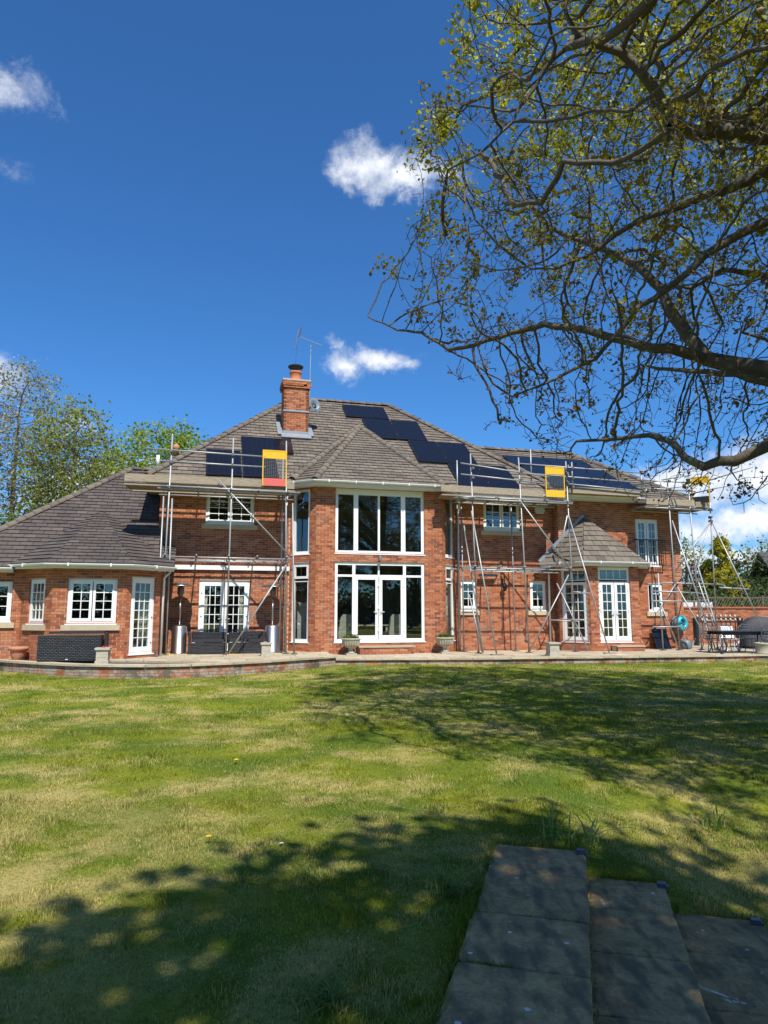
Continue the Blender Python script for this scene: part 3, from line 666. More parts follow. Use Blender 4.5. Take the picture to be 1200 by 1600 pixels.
# --- eaves: soffit, fascia and gutter along each eaves line
def eaves(line, wall_line, z, h=.15):
    f = MB(); g = MB()
    P = [Vector((*p, 0)) for p in line]; Wp = [Vector((*p, 0)) for p in wall_line]
    f.add([p + Vector((0, 0, z - h - .02)) for p in P] + [p + Vector((0, 0, z - h - .02)) for p in Wp], [(i, i + 1, len(P) + i + 1, len(P) + i) for i in range(len(P) - 1)])
    for i in range(len(P) - 1):
        d = (P[i + 1] - P[i]); L = d.length; d.normalize(); n = Vector((d.y, -d.x, 0))
        f.box((P[i] + P[i + 1]) / 2 + Vector((0, 0, z - h / 2 - .025)) - n * .0, (L + .02, .025, h), d, n)
    so = f.build('soffit', 'soffit_white', house)
    ring = [(.06 * math.cos(t), .065 * math.sin(t)) for t in [math.pi + math.pi * k / 8 for k in range(9)]] + [(.05, -.003), (-.05, -.003)]
    vs = []; fs = []; m = len(ring)
    for i, p in enumerate(P):
        d0 = (P[i] - P[i - 1]).normalized() if i else (P[1] - P[0]).normalized(); d1 = (P[i + 1] - P[i]).normalized() if i < len(P) - 1 else d0
        d = (d0 + d1).normalized(); n = Vector((d.y, -d.x, 0)) / max(.5, d.dot(d0))
        for (x, y) in ring: vs.append(p + n * (x + .078) + Vector((0, 0, z + y - .02)))
    for i in range(len(P) - 1):
        for j in range(m): fs.append((i * m + j, i * m + (j + 1) % m, (i + 1) * m + (j + 1) % m, (i + 1) * m + j))
    fs += [tuple(range(m)), tuple(range(len(vs) - 1, len(vs) - m - 1, -1))]
    g.add(vs, fs); gu = g.build('gutter', 'white_upvc', house)
    for i in range(len(P) - 1):
        d = (P[i + 1] - P[i]); L = d.length; d.normalize(); n = Vector((d.y, -d.x, 0)); k = max(1, int(L / .9))
        for j in range(k):
            b = MB(); b.box(P[i] + d * (L * (j + .5) / k) + n * .08 + Vector((0, 0, z - .05)), (.035, .135, .085), d, n); b.build('gutter_bracket', 'white_upvc', gu)
    return so
eaves([(-3.35, .68), (-2.28, -.4), (2.24, -.4), (3.30, .66)], [(-2.9, .8), (-2.14, .02), (2.21, .02), (2.96, .8)], EZ + .03)
eaves([(-7.5, 5.5), (-7.5, .3), (-3.2, .3)], [(-7.06, 5.5), (-7.06, .77), (-3.2, .77)], EZ)
eaves([(3.0, .3), (6.62, .3)], [(3.0, .77), (6.62, .77)], EZ)
eaves([(6.62, .3), (6.62, 0), (12.35, 0), (12.35, 9)], [(6.9, .75), (6.9, .42), (11.98, .42), (11.98, 9)], EZ)
eaves([(-12.92, -1.35), (-10.75, -1.35)], [(-12.92, -1.03), (-10.75, -1.03)], LE, .12)
eaves([(-10.95, -1.1), (-9.72, -2.32), (-7.58, -2.32), (-6.52, -1.26)], [(-10.5, -1.0), (-9.6, -1.98), (-7.72, -1.98), (-6.85, -1.13)], LB, .12)
eaves([(6.1, .39), (7.02, -.93), (9.52, -.93), (10.5, .39)], [(6.8, .42), (7.46, -.58), (9.4, -.58), (10.05, .42)], RE, .14)
q = MB(); q.b(-6.55, -2.9, .66, .735, 2.96, 3.1); q.build('canopy_fascia', 'white_upvc', house)
# downpipes
def pipe(name, pts, r=.034, m='white_upvc', parent=house): return MB().tube(pts, r, 10).build(name, m, parent, True)
pipe('downpipe', [(3.05, .45, EZ - .1), (3.06, .55, 5.35), (3.06, .68, 5.1), (3.06, .68, .3)])
pipe('downpipe', [(6.55, .62, 3.25), (6.55, .66, 3.0), (6.55, .68, .3)])
pipe('downpipe', [(-6.6, -1.1, 2.8), (-6.78, -1.05, 2.6), (-6.8, -1.05, .36)])

# --- chimney
ch = thing_ch = MB(); ch.b(-2.90, -1.98, 3.11, 3.85, 7.6, 10.0); cho = ch.build('chimney', 'mortar', house)
st = MB()
for (wl_) in (Wall((-2.91, 3.1), (-1.97, 3.1)), Wall((-2.91, 3.86), (-2.91, 3.1)), Wall((-1.97, 3.1), (-1.97, 3.86))):
    z = 7.62; k = 0
    while z < 10.28:
        proud = .0 if z < 9.95 else (.025 if z < 10.04 else .05 if z < 10.24 else .035)
        a = -(k % 2) * .11 - proud
        while a < wl_.L + proud:
            x0, x1 = max(a, -proud), min(a + BL, wl_.L + proud)
            if x1 - x0 > .03 and not (10.08 < z < 10.2 and k % 2 == int((a + 9) * 8) % 2 and proud):
                st.box(wl_.pt((x0 + x1) / 2, proud - .05, z + BH / 2), (x1 - x0, .10 + (0 if proud == 0 else .06), BH), wl_.d, wl_.n)
            a += BL + BG
        z += BH + BG; k += 1
stuff(st.build('brick_courses', 'brick', cho))
q = MB(); q.b(-2.93, -1.95, 3.07, 3.9, 9.08, 9.15); q.build('flashing_band', 'lead', cho)
q = MB(); q.b(-2.97, -1.91, 3.02, 3.9, 10.29, 10.35); q.build('coping', 'cast_stone', cho)
q = MB(); q.box((-2.44, 2.98, 8.12), (1.12, .34, .05), (1, 0, 0), (0, .777, .629), (0, -.629, .777))
q.box((-3.02, 3.45, 8.5), (.2, 1.1, .05), (1, 0, 0), (0, .777, .629), (0, -.629, .777)); q.box((-1.87, 3.45, 8.5), (.2, 1.1, .05), (1, 0, 0), (0, .777, .629), (0, -.629, .777)); q.box((-2.44, 3.09, 8.2), (.96, .03, .28)); q.build('lead_apron', 'lead', cho)
q = MB(); q.lathe([(.0, 0), (.24, 0), (.25, .04), (.21, .06), (.215, .34), (.24, .36), (.24, .42), (.2, .42), (.19, .1), (0, .1)], 24, (-2.44, 3.46, 10.34)); q.build('chimney_pot', 'pot_clay', cho, True)
q = MB(); q.lathe([(0, .62), (.29, .60), (.3, .635), (.26, .66), (0, .69)], 24, (-2.44, 3.46, 10.34))
for k in range(14):
    t = 2 * math.pi * k / 14; q.tube([(-2.44 + .22 * math.cos(t), 3.46 + .22 * math.sin(t), 10.74), (-2.44 + .23 * math.cos(t), 3.46 + .23 * math.sin(t), 10.96)], .006, 4)
q.build('chimney_cowl', 'dark_metal', cho)

# individual bricks: the nearest 300, the rest joined wall by wall
def flush_bricks(pool, me=None):
    pool.sort(key=lambda t: t[0])
    for i, (d, ob, M, wl_) in enumerate(pool):
        if i < 300: t = link('brick', me or brick_me, None, ob); t.matrix_local = M
        else: STB[ob.name][1].box(M.translation, (BL, .11, BH), wl_.d, wl_.n)
    for ob, st, m in STB.values():
        if st.v: stuff(st.build('brick_courses', m, ob))
    STB.clear()
flush_bricks(BRICKS)

# ------------------------------------------------------------------ patio and its retaining wall
HI = HM.inverted()
def to_h(p): q = HI @ Vector((p[0], p[1], 0)); return (q.x, q.y)
patio = structure(MB().b(-14.2, -1.2, -3.2, .6, .0, PL - .06).mesh('patio', 'mortar_dark') and link('patio', bpy.data.meshes.new('patio')))
left_edge = [(-14.6, 20.6), (-11.6, 20.0), (-10.2, 19.2), (-9.3, 18.55), (-8.35, 18.02), (-7.5, 17.62), (-6.6, 17.38), (-5.7, 17.32), (-4.7, 17.62), (-3.8, 18.2), (-2.95, 19.0), (-2.1, 20.0), (-1.40, 20.98)]
mid_edge = [(-1.40, 20.98), (2.6, 21.25), (7.8, 22.15), (12.3, 23.1), (22, 25.2)]
def convex_planes(poly):
    ar = sum(poly[i][0] * poly[(i + 1) % len(poly)][1] - poly[(i + 1) % len(poly)][0] * poly[i][1] for i in range(len(poly)))
    if ar < 0: poly = poly[::-1]
    return [(poly[i][0], poly[i][1], -(poly[(i + 1) % len(poly)][1] - poly[i][1]), poly[(i + 1) % len(poly)][0] - poly[i][0]) for i in range(len(poly))], poly
pv, pf = MB(), None
lp = [to_h(p) for p in left_edge] + [(-1.7, .9), (-13.5, .9)]
mp_ = [to_h(p) for p in mid_edge] + [(24, 8), (12.2, 8), (-1.7, .9)]
mpc = [to_h(mid_edge[0]), to_h(mid_edge[1]), to_h(mid_edge[-1]), (24, 8), (-1.7, 8)]
for poly, z, dz in ((lp, PL, .0), (mpc, PC, 0)):
    pv.prism([hw(x, y, z - .045) for x, y in poly], (0, 0, -.3))
me_ = pv.mesh('patio', 'mortar_dark'); patio.data = me_
def pave(poly, z, x0, x1, y0, y1, seed, rowh=.6):
    planes, pl = convex_planes(poly); rr = random.Random(seed); y = y0
    while y < y1:
        h = rr.choice([.45, .6, .6]); x = x0 - rr.uniform(0, .5)
        while x < x1:
            wd_ = rr.choice([.45, .6, .75, .9]); res = clip2([(x + .006, y + .006), (x + wd_ - .006, y + .006), (x + wd_ - .006, y + h - .006), (x + .006, y + h - .006)], planes)
            if len(res) >= 3:
                xs_ = [p[0] for p in res]; ys_ = [p[1] for p in res]
                if max(xs_) - min(xs_) > .06 and max(ys_) - min(ys_) > .05:
                    cx, cy = sum(xs_) / len(xs_), sum(ys_) / len(ys_); dz = rr.uniform(-.004, .004)
                    m = MB().prism([(p[0] - cx, p[1] - cy, -.045) for p in res], (0, 0, .045)).mesh('paving_slab', 'patio_slab')
                    o = link('paving_slab', m, None, patio); o.matrix_local = HM @ Matrix.Translation((cx, cy, z + dz)) @ Matrix.Rotation(rr.gauss(0, .003), 4, 'X')
            x += wd_
        y += h
pave(lp, PL, -14, 0, -4.6, .75, 3); pave(mpc, PC, -1.8, 13.5, -2.9, .75, 4); pave(mpc, PC, 12.0, 20, .75, 5.5, 5)
rw = thing('retaining_wall', 'low weathered brick retaining wall curving along the front of the patio', 'wall', (-5.7, 17.4, 0))
off = Vector((5.7, -17.4)); WMR = Matrix.Translation((-5.7, 17.4, 0)); RWP = []
def wall_run(pts, ztop, parent, seg='wall_section'):
    for i in range(len(pts) - 1):
        a, b = Vector(pts[i]) + off, Vector(pts[i + 1]) + off
        brick_wall(Wall(a, b), -.22, ztop, name=seg, parent=parent, m='brick_weathered', mortar='mortar_dark', thick=.2, pool=RWP, WM=WMR)
wall_run(left_edge, PL - .05, rw); wall_run(mid_edge, PC - .05, rw)
brw = MB().box((0, 0, 0), (BL, .11, BH)).mesh('brick', 'brick_weathered_single')
flush_bricks(RWP, brw)
def coping(pts, z, ov=.05, w_=.32):
    for i in range(len(pts) - 1):
        a, b = Vector((*pts[i], 0)), Vector((*pts[i + 1], 0)); d = (b - a); L = d.length; d.normalize(); n = Vector((d.y, -d.x, 0)); k = max(1, round(L / .62))
        for j in range(k):
            c = a + d * (L * (j + .5) / k) + n * (ov - w_ / 2)
            m = MB().box((0, 0, 0), (L / k - .008, w_, .05)).mesh('coping_slab', 'patio_slab')
            o = link('coping_slab', m, None, rw); o.matrix_local = WMR.inverted() @ Matrix.Translation(c + Vector((0, 0, z - .018 + random.uniform(-.003, .003)))) @ Matrix.Rotation(math.atan2(d.y, d.x), 4, 'Z')
coping(left_edge, PL); coping(mid_edge, PC)

# ------------------------------------------------------------------ garden steps
steps = thing('garden_steps', 'three broad dark stone slab steps dropping to the right in the foreground', 'steps', (ST_P.x, ST_P.y, 0))
def stp(s, t, z): q = ST_R * s + ST_D * t; return Vector((q.x, q.y, z))
rr = random.Random(5)
SM = Matrix((Vector((ST_R.x, ST_R.y, 0)), Vector((ST_D.x, ST_D.y, 0)), Vector((0, 0, 1)))).transposed().to_4x4()
for k, (s0, s1, z, js) in enumerate([(0, .605, 0, [0, -.52, -1.16, -1.74, -2.36, -2.98, -3.6]), (.57, 1.10, -.165, [.01, -.50, -1.08, -1.70, -2.3, -2.9, -3.5]), (1.07, 1.66, -.33, [.0, -.56, -1.17, -1.75, -2.4, -3.0])]):
    for j in range(len(js) - 1):
        t1, t0 = js[j] - .006, js[j + 1] + .006; n_ = 9; top = []
        # slightly riven edges
        pts = [(s0 + rr.uniform(-.012, .012) * (k == 0), t0), (s1 + rr.uniform(-.004, .004), t0 + rr.uniform(-.004, .004)), (s1 + rr.uniform(-.004, .004), t1), (s0, t1 + rr.uniform(-.004, .004))]
        ed = []
        for i in range(4):
            p, q_ = pts[i], pts[(i + 1) % 4]
            for h in range(14):
                f = h / 14; chip = rr.gauss(0, .0022) + (rr.uniform(-.014, 0) if rr.random() < .16 else 0); sgn = 1 if h else 0
                mx_, my_ = p[0] + (q_[0] - p[0]) * f, p[1] + (q_[1] - p[1]) * f; dx_, dy_ = mx_ - (s0 + s1) / 2, my_ - (t0 + t1) / 2; dl = math.hypot(dx_, dy_); k_ = 1 + (chip - (.012 if h == 0 else 0)) / dl
                ed.append(((s0 + s1) / 2 + dx_ * k_, (t0 + t1) / 2 + dy_ * k_))
        cx, cy = (s0 + s1) / 2, (t0 + t1) / 2; N = len(ed); m = MB()
        vs = [(x - cx, y - cy, -.05) for x, y in ed] + [(x - cx, y - cy, -.007) for x, y in ed] + [((x - cx) * .982, (y - cy) * .982, 0) for x, y in ed]
        m.add(vs, [(i, (i + 1) % N, (i + 1) % N + N, i + N) for i in range(N)] + [(i + N, (i + 1) % N + N, (i + 1) % N + 2 * N, i + 2 * N) for i in range(N)] + [tuple(range(2 * N, 3 * N))])
        o = link('slab', m.mesh('slab', 'step_slab'), None, steps); o.matrix_local = SM @ Matrix.Translation((cx, cy, z + rr.uniform(-.003, .003))) @ Matrix.Rotation(rr.gauss(0, .004), 4, 'X') @ Matrix.Rotation(rr.gauss(0, .004), 4, 'Y')
for s1, z in ((.585, -.05), (1.08, -.215), (1.64, -.38)):
    m = MB(); m.box((s1 - .02, -1.75, z - .09), (.04, 3.5, .18)); r_ = m.build('riser', 'mortar_dark', steps); r_.matrix_local = SM
for nm, s, t, z in (('top', .575, -.06, 0), ('middle', 1.075, -.06, -.165), ('lowest', 1.62, -.06, -.33)):
    q = MB(); q.box((0, 0, .012), (.055, .05, .03)); q.box((.03, 0, -.012), (.02, .05, .05))
    o = q.build('step_light', 'step_lamp_blue'); o.matrix_world = Matrix.Translation((ST_P.x, ST_P.y, 0)) @ SM @ Matrix.Translation((s, t, z)); tag(o, f'small blue-grey step light on the corner of the {nm} garden step', 'step light', 'step lights on the garden steps')

# ------------------------------------------------------------------ solar panels
PWL, PWS = 1.82, 1.17
def solar(label, u, v, plane, portrait=True, group='roof solar panels'):
    v0, z0, s = plane; al = math.atan(s)
    wd_, hh = (PWS, PWL) if portrait else (PWL, PWS)
    e = Vector((1, 0, 0)); up = Vector((0, math.cos(al), math.sin(al))); n = e.cross(up)
    M = Matrix((e, up, n)).transposed().to_4x4(); M.translation = Vector((u, v, z0 + s * (v - v0))) + n * .11
    o = panel_obj(label, wd_, hh, group); o.matrix_world = HM @ M @ Matrix.Translation((wd_ / 2, -hh / 2, 0)); return o
def panel_obj(label, wd_, hh, group):
    f = MB(); t = .022; x, y = wd_ / 2 - .006, hh / 2 - .006
    f.b(-x, x, y - t, y, -.03, .006); f.b(-x, x, -y, -y + t, -.03, .006); f.b(-x, -x + t, -y + t, y - t, -.03, .0055); f.b(x - t, x, -y + t, y - t, -.03, .0055)
    o = f.build('solar_panel', 'solar_frame'); tag(o, label, 'solar panel', group)
    c = MB(); c.b(-x + t, x - t, -y + t, y - t, -.02, .002); c.build('cell_sheet', 'solar_cells', o)
    r_ = MB()
    for yy in (-hh * .28, hh * .28): r_.b(-x + .05, x - .05, yy - .02, yy + .02, -.085, -.031)
    r_.build('mounting_rail', 'steel_tube', o)
    for yy in (-hh * .28, hh * .28):
        k = MB(); k.b(x - .012, x + .012, yy - .025, yy + .025, .0062, .014); k.build('clamp', 'coupler_steel', o)
    return o
MP, WP = (.3, EZ, .81), (0, EZ, .578)
solar('single landscape black solar panel left of the chimney, above the left scaffold', -4.49, 2.74, MP, False)
solar('black solar panel at the far left of the lower row behind the left scaffold', -5.70, 1.82, MP)
solar('black solar panel in the lower row behind the left scaffold, nearer its yellow gate', -4.51, 1.82, MP)
solar('topmost black solar panel, lying landscape just below the main ridge', -.19, 5.62, MP, False)
solar('left black solar panel of the second row down, beside the bay roof apex', .45, 4.66, MP)
solar('right black solar panel of the second row down on the main roof', 1.64, 4.66, MP)
solar('left black solar panel of the third row down the main roof', 1.96, 3.22, MP)
solar('right black solar panel of the third row down, by the main hip', 3.15, 3.22, MP)
solar('left black solar panel of the lowest main-roof row, just above the scaffold boards', 3.06, 1.78, MP)
solar('right black solar panel of the lowest main-roof row, beside the hip line', 4.25, 1.78, MP)
solar('left black solar panel of the top row on the lower right roof', 6.12, 3.55, WP, False)
solar('right black solar panel of the top row on the lower right roof', 7.97, 3.55, WP, False)
solar('left black solar panel of the middle row on the lower right roof', 6.42, 2.5, WP, False)
solar('right black solar panel of the middle row on the lower right roof', 8.27, 2.5, WP, False)
solar('left black solar panel of the bottom row, behind the middle yellow gate', 6.75, 1.45, WP, False)
solar('right black solar panel of the bottom row, near the right end of the roof', 8.60, 1.45, WP, False)
lp_ = panel_obj('spare black panel leaning against the brick wall below the small right-hand window', .62, .8, 'loose panels'); lp_.matrix_world = HM @ Matrix.Translation((10.75, .12, .64)) @ Matrix.Rotation(R(68), 4, 'X')

# ------------------------------------------------------------------ scaffolding
class Scaf:
    def __init__(s, label, base):
        s.o = Vector(base); s.t = thing('scaffold', label, 'scaffolding', hw(*base), TH, 'scaffolds around the house')
    def tube(s, name, p, q, r=.0245, m='steel_tube'):
        p, q = Vector(p) - s.o, Vector(q) - s.o; c = (p + q) / 2
        me = MB().tube([p - c, q - c], r, 9).mesh(name, m, True); o = link(name, me, None, s.t); o.location = c; return o
    def std(s, u, v, z0, z1, lu=0, lv=0, plate=True):
        s.tube('standard', (u, v, z0 + .03), (u + lu, v + lv, z1))
        if plate:
            o = MB().b(-.09, .09, -.09, .09, 0, .025).b(-.03, .03, -.03, .03, .025, .07).build('base_plate', 'coupler_steel', s.t); o.location = Vector((u, v, z0 + .004)) - s.o
    def coup(s, u, v, z):
        o = link('coupler', coup_me, None, s.t); o.location = Vector((u, v, z)) - s.o; o.rotation_euler = (0, 0, random.choice([0, 1.57, 3.14]) + random.uniform(-.2, .2))
    def board(s, u0, u1, v, z, wd_=.225, h=.038, edge=False, name='board'):
        m = MB().box((0, 0, 0), (u1 - u0, wd_, h)).mesh(name, 'timber')
        o = link(name, m, None, s.t); o.location = Vector(((u0 + u1) / 2, v, z)) - s.o; o.rotation_euler = (random.gauss(0, .012), random.gauss(0, .0015), random.gauss(0, .0015)); return o
coup_me = MB().box((0, -.02, 0), (.085, .10, .075)).box((.05, -.03, .01), (.03, .03, .03)).box((-.01, .045, .0), (.07, .03, .085)).mesh('coupler', 'coupler_steel')
def gate(label, u, v, z, wd_, h, bottom, mesh_=True, yaw=0, twist=0):
    t = thing('ladder_gate', label, 'safety gate', hw(u, v, z), TH + yaw, 'yellow scaffold gates'); x = wd_ / 2
    f = MB(); f.b(-x, -x + .035, -.02, .02, 0, h); f.b(x - .035, x, -.02, .02, 0, h); f.b(-x, x, -.018, .018, h - .03, h + .01); f.build('frame', 'yellow_paint', t)
    p_ = MB(); p_.b(-x + .036, x - .036, -.012, .012, h - .26, h - .031); p_.build('top_panel', 'yellow_paint', t)
    p_ = MB(); p_.b(-x + .036, x - .036, -.013, .013, 0, .24); p_.build('bottom_panel', bottom, t)
    if mesh_:
        g = MB(); n = 11
        for i in range(1, n): g.tube([(-x + .035 + (wd_ - .07) * i / n, 0, .24), (-x + .035 + (wd_ - .07) * i / n, 0, h - .26)], .006, 4, False)
        k = 14
        for i in range(1, k): zz = .24 + (h - .5) * i / k; g.tube([(-x + .035, .006, zz), (x - .035, .006, zz)], .006, 4, False)
        g.build('wire_mesh', 'coupler_steel', t)
    return t
# left scaffold
A_ = Scaf('galvanised tube scaffold with timber boards in front of the left half of the house', (-5, -.2, PL))
VF, VB = -.75, .42
for u, lu in ((-6.83, .10), (-4.94, .03), (-3.16, -.10)): A_.std(u, VF, PL, 7.0, lu, 0)
for u in (-6.82, -3.05): A_.std(u, VB, PL, 5.95)
A_.std(-6.93, VF - .5, PL, 5.05, .02, .45); A_.std(-2.93, VF - .25, PL, 5.0, -.10, .2)
A_.std(-6.66, VF - .1, PL, 5.0, .0, .05)
A_.std(-3.27, -.1, PL, 6.75, -.0, 0)
A_.tube('guard_rail', (-7.5, VF - .05, 6.50), (-3.9, VF - .05, 6.44)); A_.tube('guard_rail', (-7.1, VF - .05, 6.14), (-3.9, VF - .05, 6.11))
for z, u0, u1 in ((5.29, -7.1, -2.85), (3.24, -6.95, -3.0)):
    A_.tube('ledger', (u0, VF - .05, z + .01), (u1, VF - .05, z - .01)); A_.tube('ledger', (u0, VB - .05, z), (u1, VB - .05, z))
A_.tube('ledger', (-7.0, VF - .1, 5.37), (-2.8, VF - .1, 5.33)); A_.tube('ledger', (-6.9, -.2, 3.17), (-3.0, -.2, 3.17))
for z in (5.35, 3.3):
    for u in (-6.8, -5.9, -4.95, -4.1, -3.2): A_.tube('transom', (u, VF - .25, z), (u, VB + .2, z))
for z in (1.85,): A_.tube('transom', (-3.1, VF - .2, z), (-3.1, VB + .25, z)); A_.tube('transom', (-6.8, VF - .2, z), (-6.8, VB + .2, z))
A_.tube('brace', (-5.32, VF - .09, 5.62), (-3.10, VF - .09, 3.34)); A_.tube('brace', (-3.2, VF - .09, 3.05), (-4.86, VF - .09, PL + .05))
for i in range(4): A_.board(-8.05 + .02 * i, -2.95, VF + .12 + i * .232, 5.395)
A_.board(-7.9, -5.4, VB + .1, 5.40); A_.board(-5.38, -3.0, VB + .1, 5.40)
o_ = A_.board(-8.05, -3.95, VF + .02, 5.60, .225, .038, name='toe_board'); o_.rotation_euler = (R(90), 0, 0)
o_ = A_.board(-3.93, -2.98, VF + .02, 5.56, .20, .038, name='toe_board'); o_.rotation_euler = (R(90), 0, 0)
for u in (-6.75, -4.92, -3.2):
    for z in (3.24, 5.30, 6.13, 6.46): A_.coup(u, VF - .02, z)
for u in (-5.9, -4.1): A_.coup(u, VF - .05, 5.33); A_.coup(u, VF - .05, 3.25)
gate('yellow mesh gate with a red bottom panel on the left scaffold', -3.62, VF - .06, 5.52, .76, 1.13, 'red_paint')
q = MB().tube([(0, 0, 0), (0, 0, .32)], .05, 12).build('tube_cap', 'white_upvc', A_.t, True); q.location = Vector((-7.12, VF - .05, 5.98)) - A_.o
for u, v, m in ((-6.6, VF - .15, 0), (-4.75, VF - .1, 0), (-2.9, VF - .05, 0)):
    q = MB(); q.box((0, 0, .012), (.32, .09, .012), (1, .3, 0), (-.3, 1, 0)); o = q.build('warning_tag', 'cloth_yellow', A_.t); o.location = Vector((u, v, PL)) - A_.o
# right scaffold
G = Scaf('galvanised tube scaffold with rakers and boards across the right half of the house', (5, -.2, PC))
for u, lu in ((3.16, -.16), (4.98, -.2), (6.72, -.12)): G.std(u, VF, PC, 7.02 - .02 * u, lu, .0)
for u in (2.98, 5.05): G.std(u, VB, PC, 5.8, -.05)
G.std(2.72, -.2, 5.3, 6.82, 0, 0, False); G.std(3.12, VB, PC, 5.3, -.03)
G.tube('guard_rail', (2.62, VF - .05, 6.60), (5.9, VF - .05, 6.28)); G.tube('guard_rail', (2.62, VF - .05, 6.22), (5.9, VF - .05, 6.04))
G.tube('ledger', (2.5, VF - .05, 5.47), (6.8, VF - .05, 5.42)); G.tube('ledger', (2.55, VB - .05, 5.44), (6.7, VB - .05, 5.4)); G.tube('ledger', (2.7, VF - .1, 5.38), (6.75, VF - .1, 5.36))
G.tube('ledger', (2.6, VF - .05, 3.08), (6.75, VF - .05, 3.04)); G.tube('ledger', (2.65, VB - .05, 3.1), (6.6, VB - .05, 3.06)); G.tube('ledger', (3.2, -.15, 3.0), (6.6, -.15, 2.98))
for z in (5.44, 3.13):
    for u in (3.05, 3.95, 4.85, 5.75, 6.55): G.tube('transom', (u, VF - .2, z), (u, VB + .2, z))
G.tube('transom', (2.3, VF + .1, 5.43), (3.2, -1.0, 5.43)); G.tube('transom', (3.1, VF - .2, 1.6), (3.15, VB + .2, 1.6)); G.tube('transom', (6.66, VF - .7, 1.35), (6.66, VB, 1.35)); G.tube('transom', (6.6, VF - .2, 2.3), (7.2, VF - .25, 2.25)); G.tube('transom', (5.9, VF + .3, 1.35), (6.8, VF - .1, 1.3))
for i in range(4): G.board(1.95 + .03 * i, 6.62, VF + .12 + i * .232, 5.50)
G.board(3.1, 6.6, VB + .08, 5.50)
o_ = G.board(1.93, 5.70, VF + .02, 5.71, .225, .038, name='toe_board'); o_.rotation_euler = (R(90), R(.6), 0)
G.tube('brace', (4.72, VF - .09, 5.44), (6.62, VF - .09, 3.02)); G.tube('brace', (6.5, VF - .09, 2.88), (4.95, VF - .09, PC + .04))
G.tube('raker', (2.98, VF - .05, 4.98), (3.36, -1.75, PC + .04)); G.tube('raker', (2.9, VF + .5, 4.7), (3.2, VF - .3, PC + .04)); G.tube('raker', (6.62, VF - .06, 4.9), (7.25, -1.95, PC + .04)); G.tube('raker', (6.55, VF - .06, 4.95), (6.3, -.35, 3.1))
G.tube('raker', (6.2, VF + .2, 2.6), (6.98, VF - .4, PC + .04)); G.tube('raker', (2.95, VF + .2, 2.2), (3.2, VF - .25, PC + .04))
for u, v in ((3.36, -1.78), (7.25, -1.98)):
    o = MB().b(-.2, .2, -.1, .1, 0, .035).build('sole_board', 'timber', G.t); o.location = Vector((u, v, PC + .003)) - G.o
for u in (3.05, 4.85, 6.62):
    for z in (3.06, 5.43, 6.12, 6.45): G.coup(u, VF - .03, z)
for u in (3.9, 5.7): G.coup(u, VF - .06, 5.44); G.coup(u, VF - .06, 3.06)
gate('yellow mesh gate with a yellow bottom panel above the alarm box on the right scaffold', 6.12, VF - .06, 5.58, .74, 1.06, 'yellow_paint')
# upper right lift, over the lower roof's eaves
for u, z0, z1 in ((5.35, 6.05, 7.3), (6.95, 5.9, 6.92), (9.78, 5.75, 6.78), (9.95, 5.72, 6.2)): G.std(u, -.55, z0, z1, 0, 0, False)
G.tube('guard_rail', (4.9, -.58, 6.75), (9.9, -.58, 6.66)); G.tube('guard_rail', (4.9, -.58, 6.42), (9.9, -.58, 6.30)); G.tube('guard_rail', (6.7, -.58, 6.12), (10.0, -.58, 5.98))
o_ = G.board(6.85, 9.75, -.48, 5.92, .22, .038, name='toe_board'); o_.rotation_euler = (R(90), R(.4), 0)
for i in range(2): G.board(6.8, 9.85, -.36 + .23 * i, 5.84)
for (u, z) in ((6.62, 6.72), (6.62, 6.38)): G.tube('transom', (u - .1, VF - .3, z - .05), (u + .35, -.1, z + .05))
for u in (6.95, 9.78):
    for z in (6.02, 6.35, 6.7): G.coup(u, -.56, z)
# right end lift
V3 = -.72; G.o += Vector((.16, 0, 0))
for u, z0, z1, lu in ((10.62, 5.7, 6.62, 0), (11.02, PC, 6.78, -.12), (11.95, PC, 6.70, -.16), (12.25, PC + 0, 5.35, -.1)): G.std(u, V3 if z0 > 1 or u < 12 else .7, z0, z1, lu, 0, z0 < 1)
G.std(12.62, V3, PC, 6.85, .1, 0); G.std(12.0, V3 + .25, 5.4, 6.7, 0, 0, False)
G.tube('guard_rail', (9.9, V3, 6.38), (12.1, V3, 6.36)); G.tube('guard_rail', (9.9, V3, 6.08), (12.1, V3, 6.05))
G.tube('guard_rail', (12.3, V3 + .9, 6.33), (13.25, V3 - 1.6, 6.72)); G.tube('guard_rail', (12.0, V3 + .6, 5.98), (12.9, V3 - .9, 6.18)); G.tube('transom', (10.2, V3 + 1, 6.36), (11.3, V3 - .8, 6.5)); G.tube('transom', (10.2, V3 + 1, 6.05), (11.3, V3 - .8, 6.12))
G.tube('ledger', (9.9, V3, 5.38), (12.8, V3, 5.36)); G.tube('ledger', (9.9, .1, 5.36), (12.8, .1, 5.34)); G.tube('ledger', (10.3, V3, 2.66), (13.0, V3, 2.62)); G.tube('transom', (12.7, V3 - .2, 2.5), (14.0, V3 - .2, 2.45)); G.tube('ledger', (9.9, V3 - .1, 2.0), (11.8, V3 - .1, 2.0)); G.tube('ledger', (9.9, V3 - .1, 1.1), (11.2, V3 - .1, 1.1)); G.tube('ledger', (10, V3 - .1, 2.35), (11.9, V3 - .1, 2.3))
for u in (10.3, 11.0, 11.9, 12.6): G.tube('transom', (u, V3 - .2, 5.42), (u, .3, 5.42))
for i in range(5): G.board(9.95, 12.75, V3 + .10 + .232 * i, 5.46)
o_ = G.board(9.95, 12.0, V3 - .02, 5.60, .225, .038, name='toe_board'); o_.rotation_euler = (R(90), 0, 0)
o_ = G.board(12.02, 12.72, V3 - .02, 5.58, .2, .038, name='toe_board'); o_.rotation_euler = (R(90), R(-5), R(4))
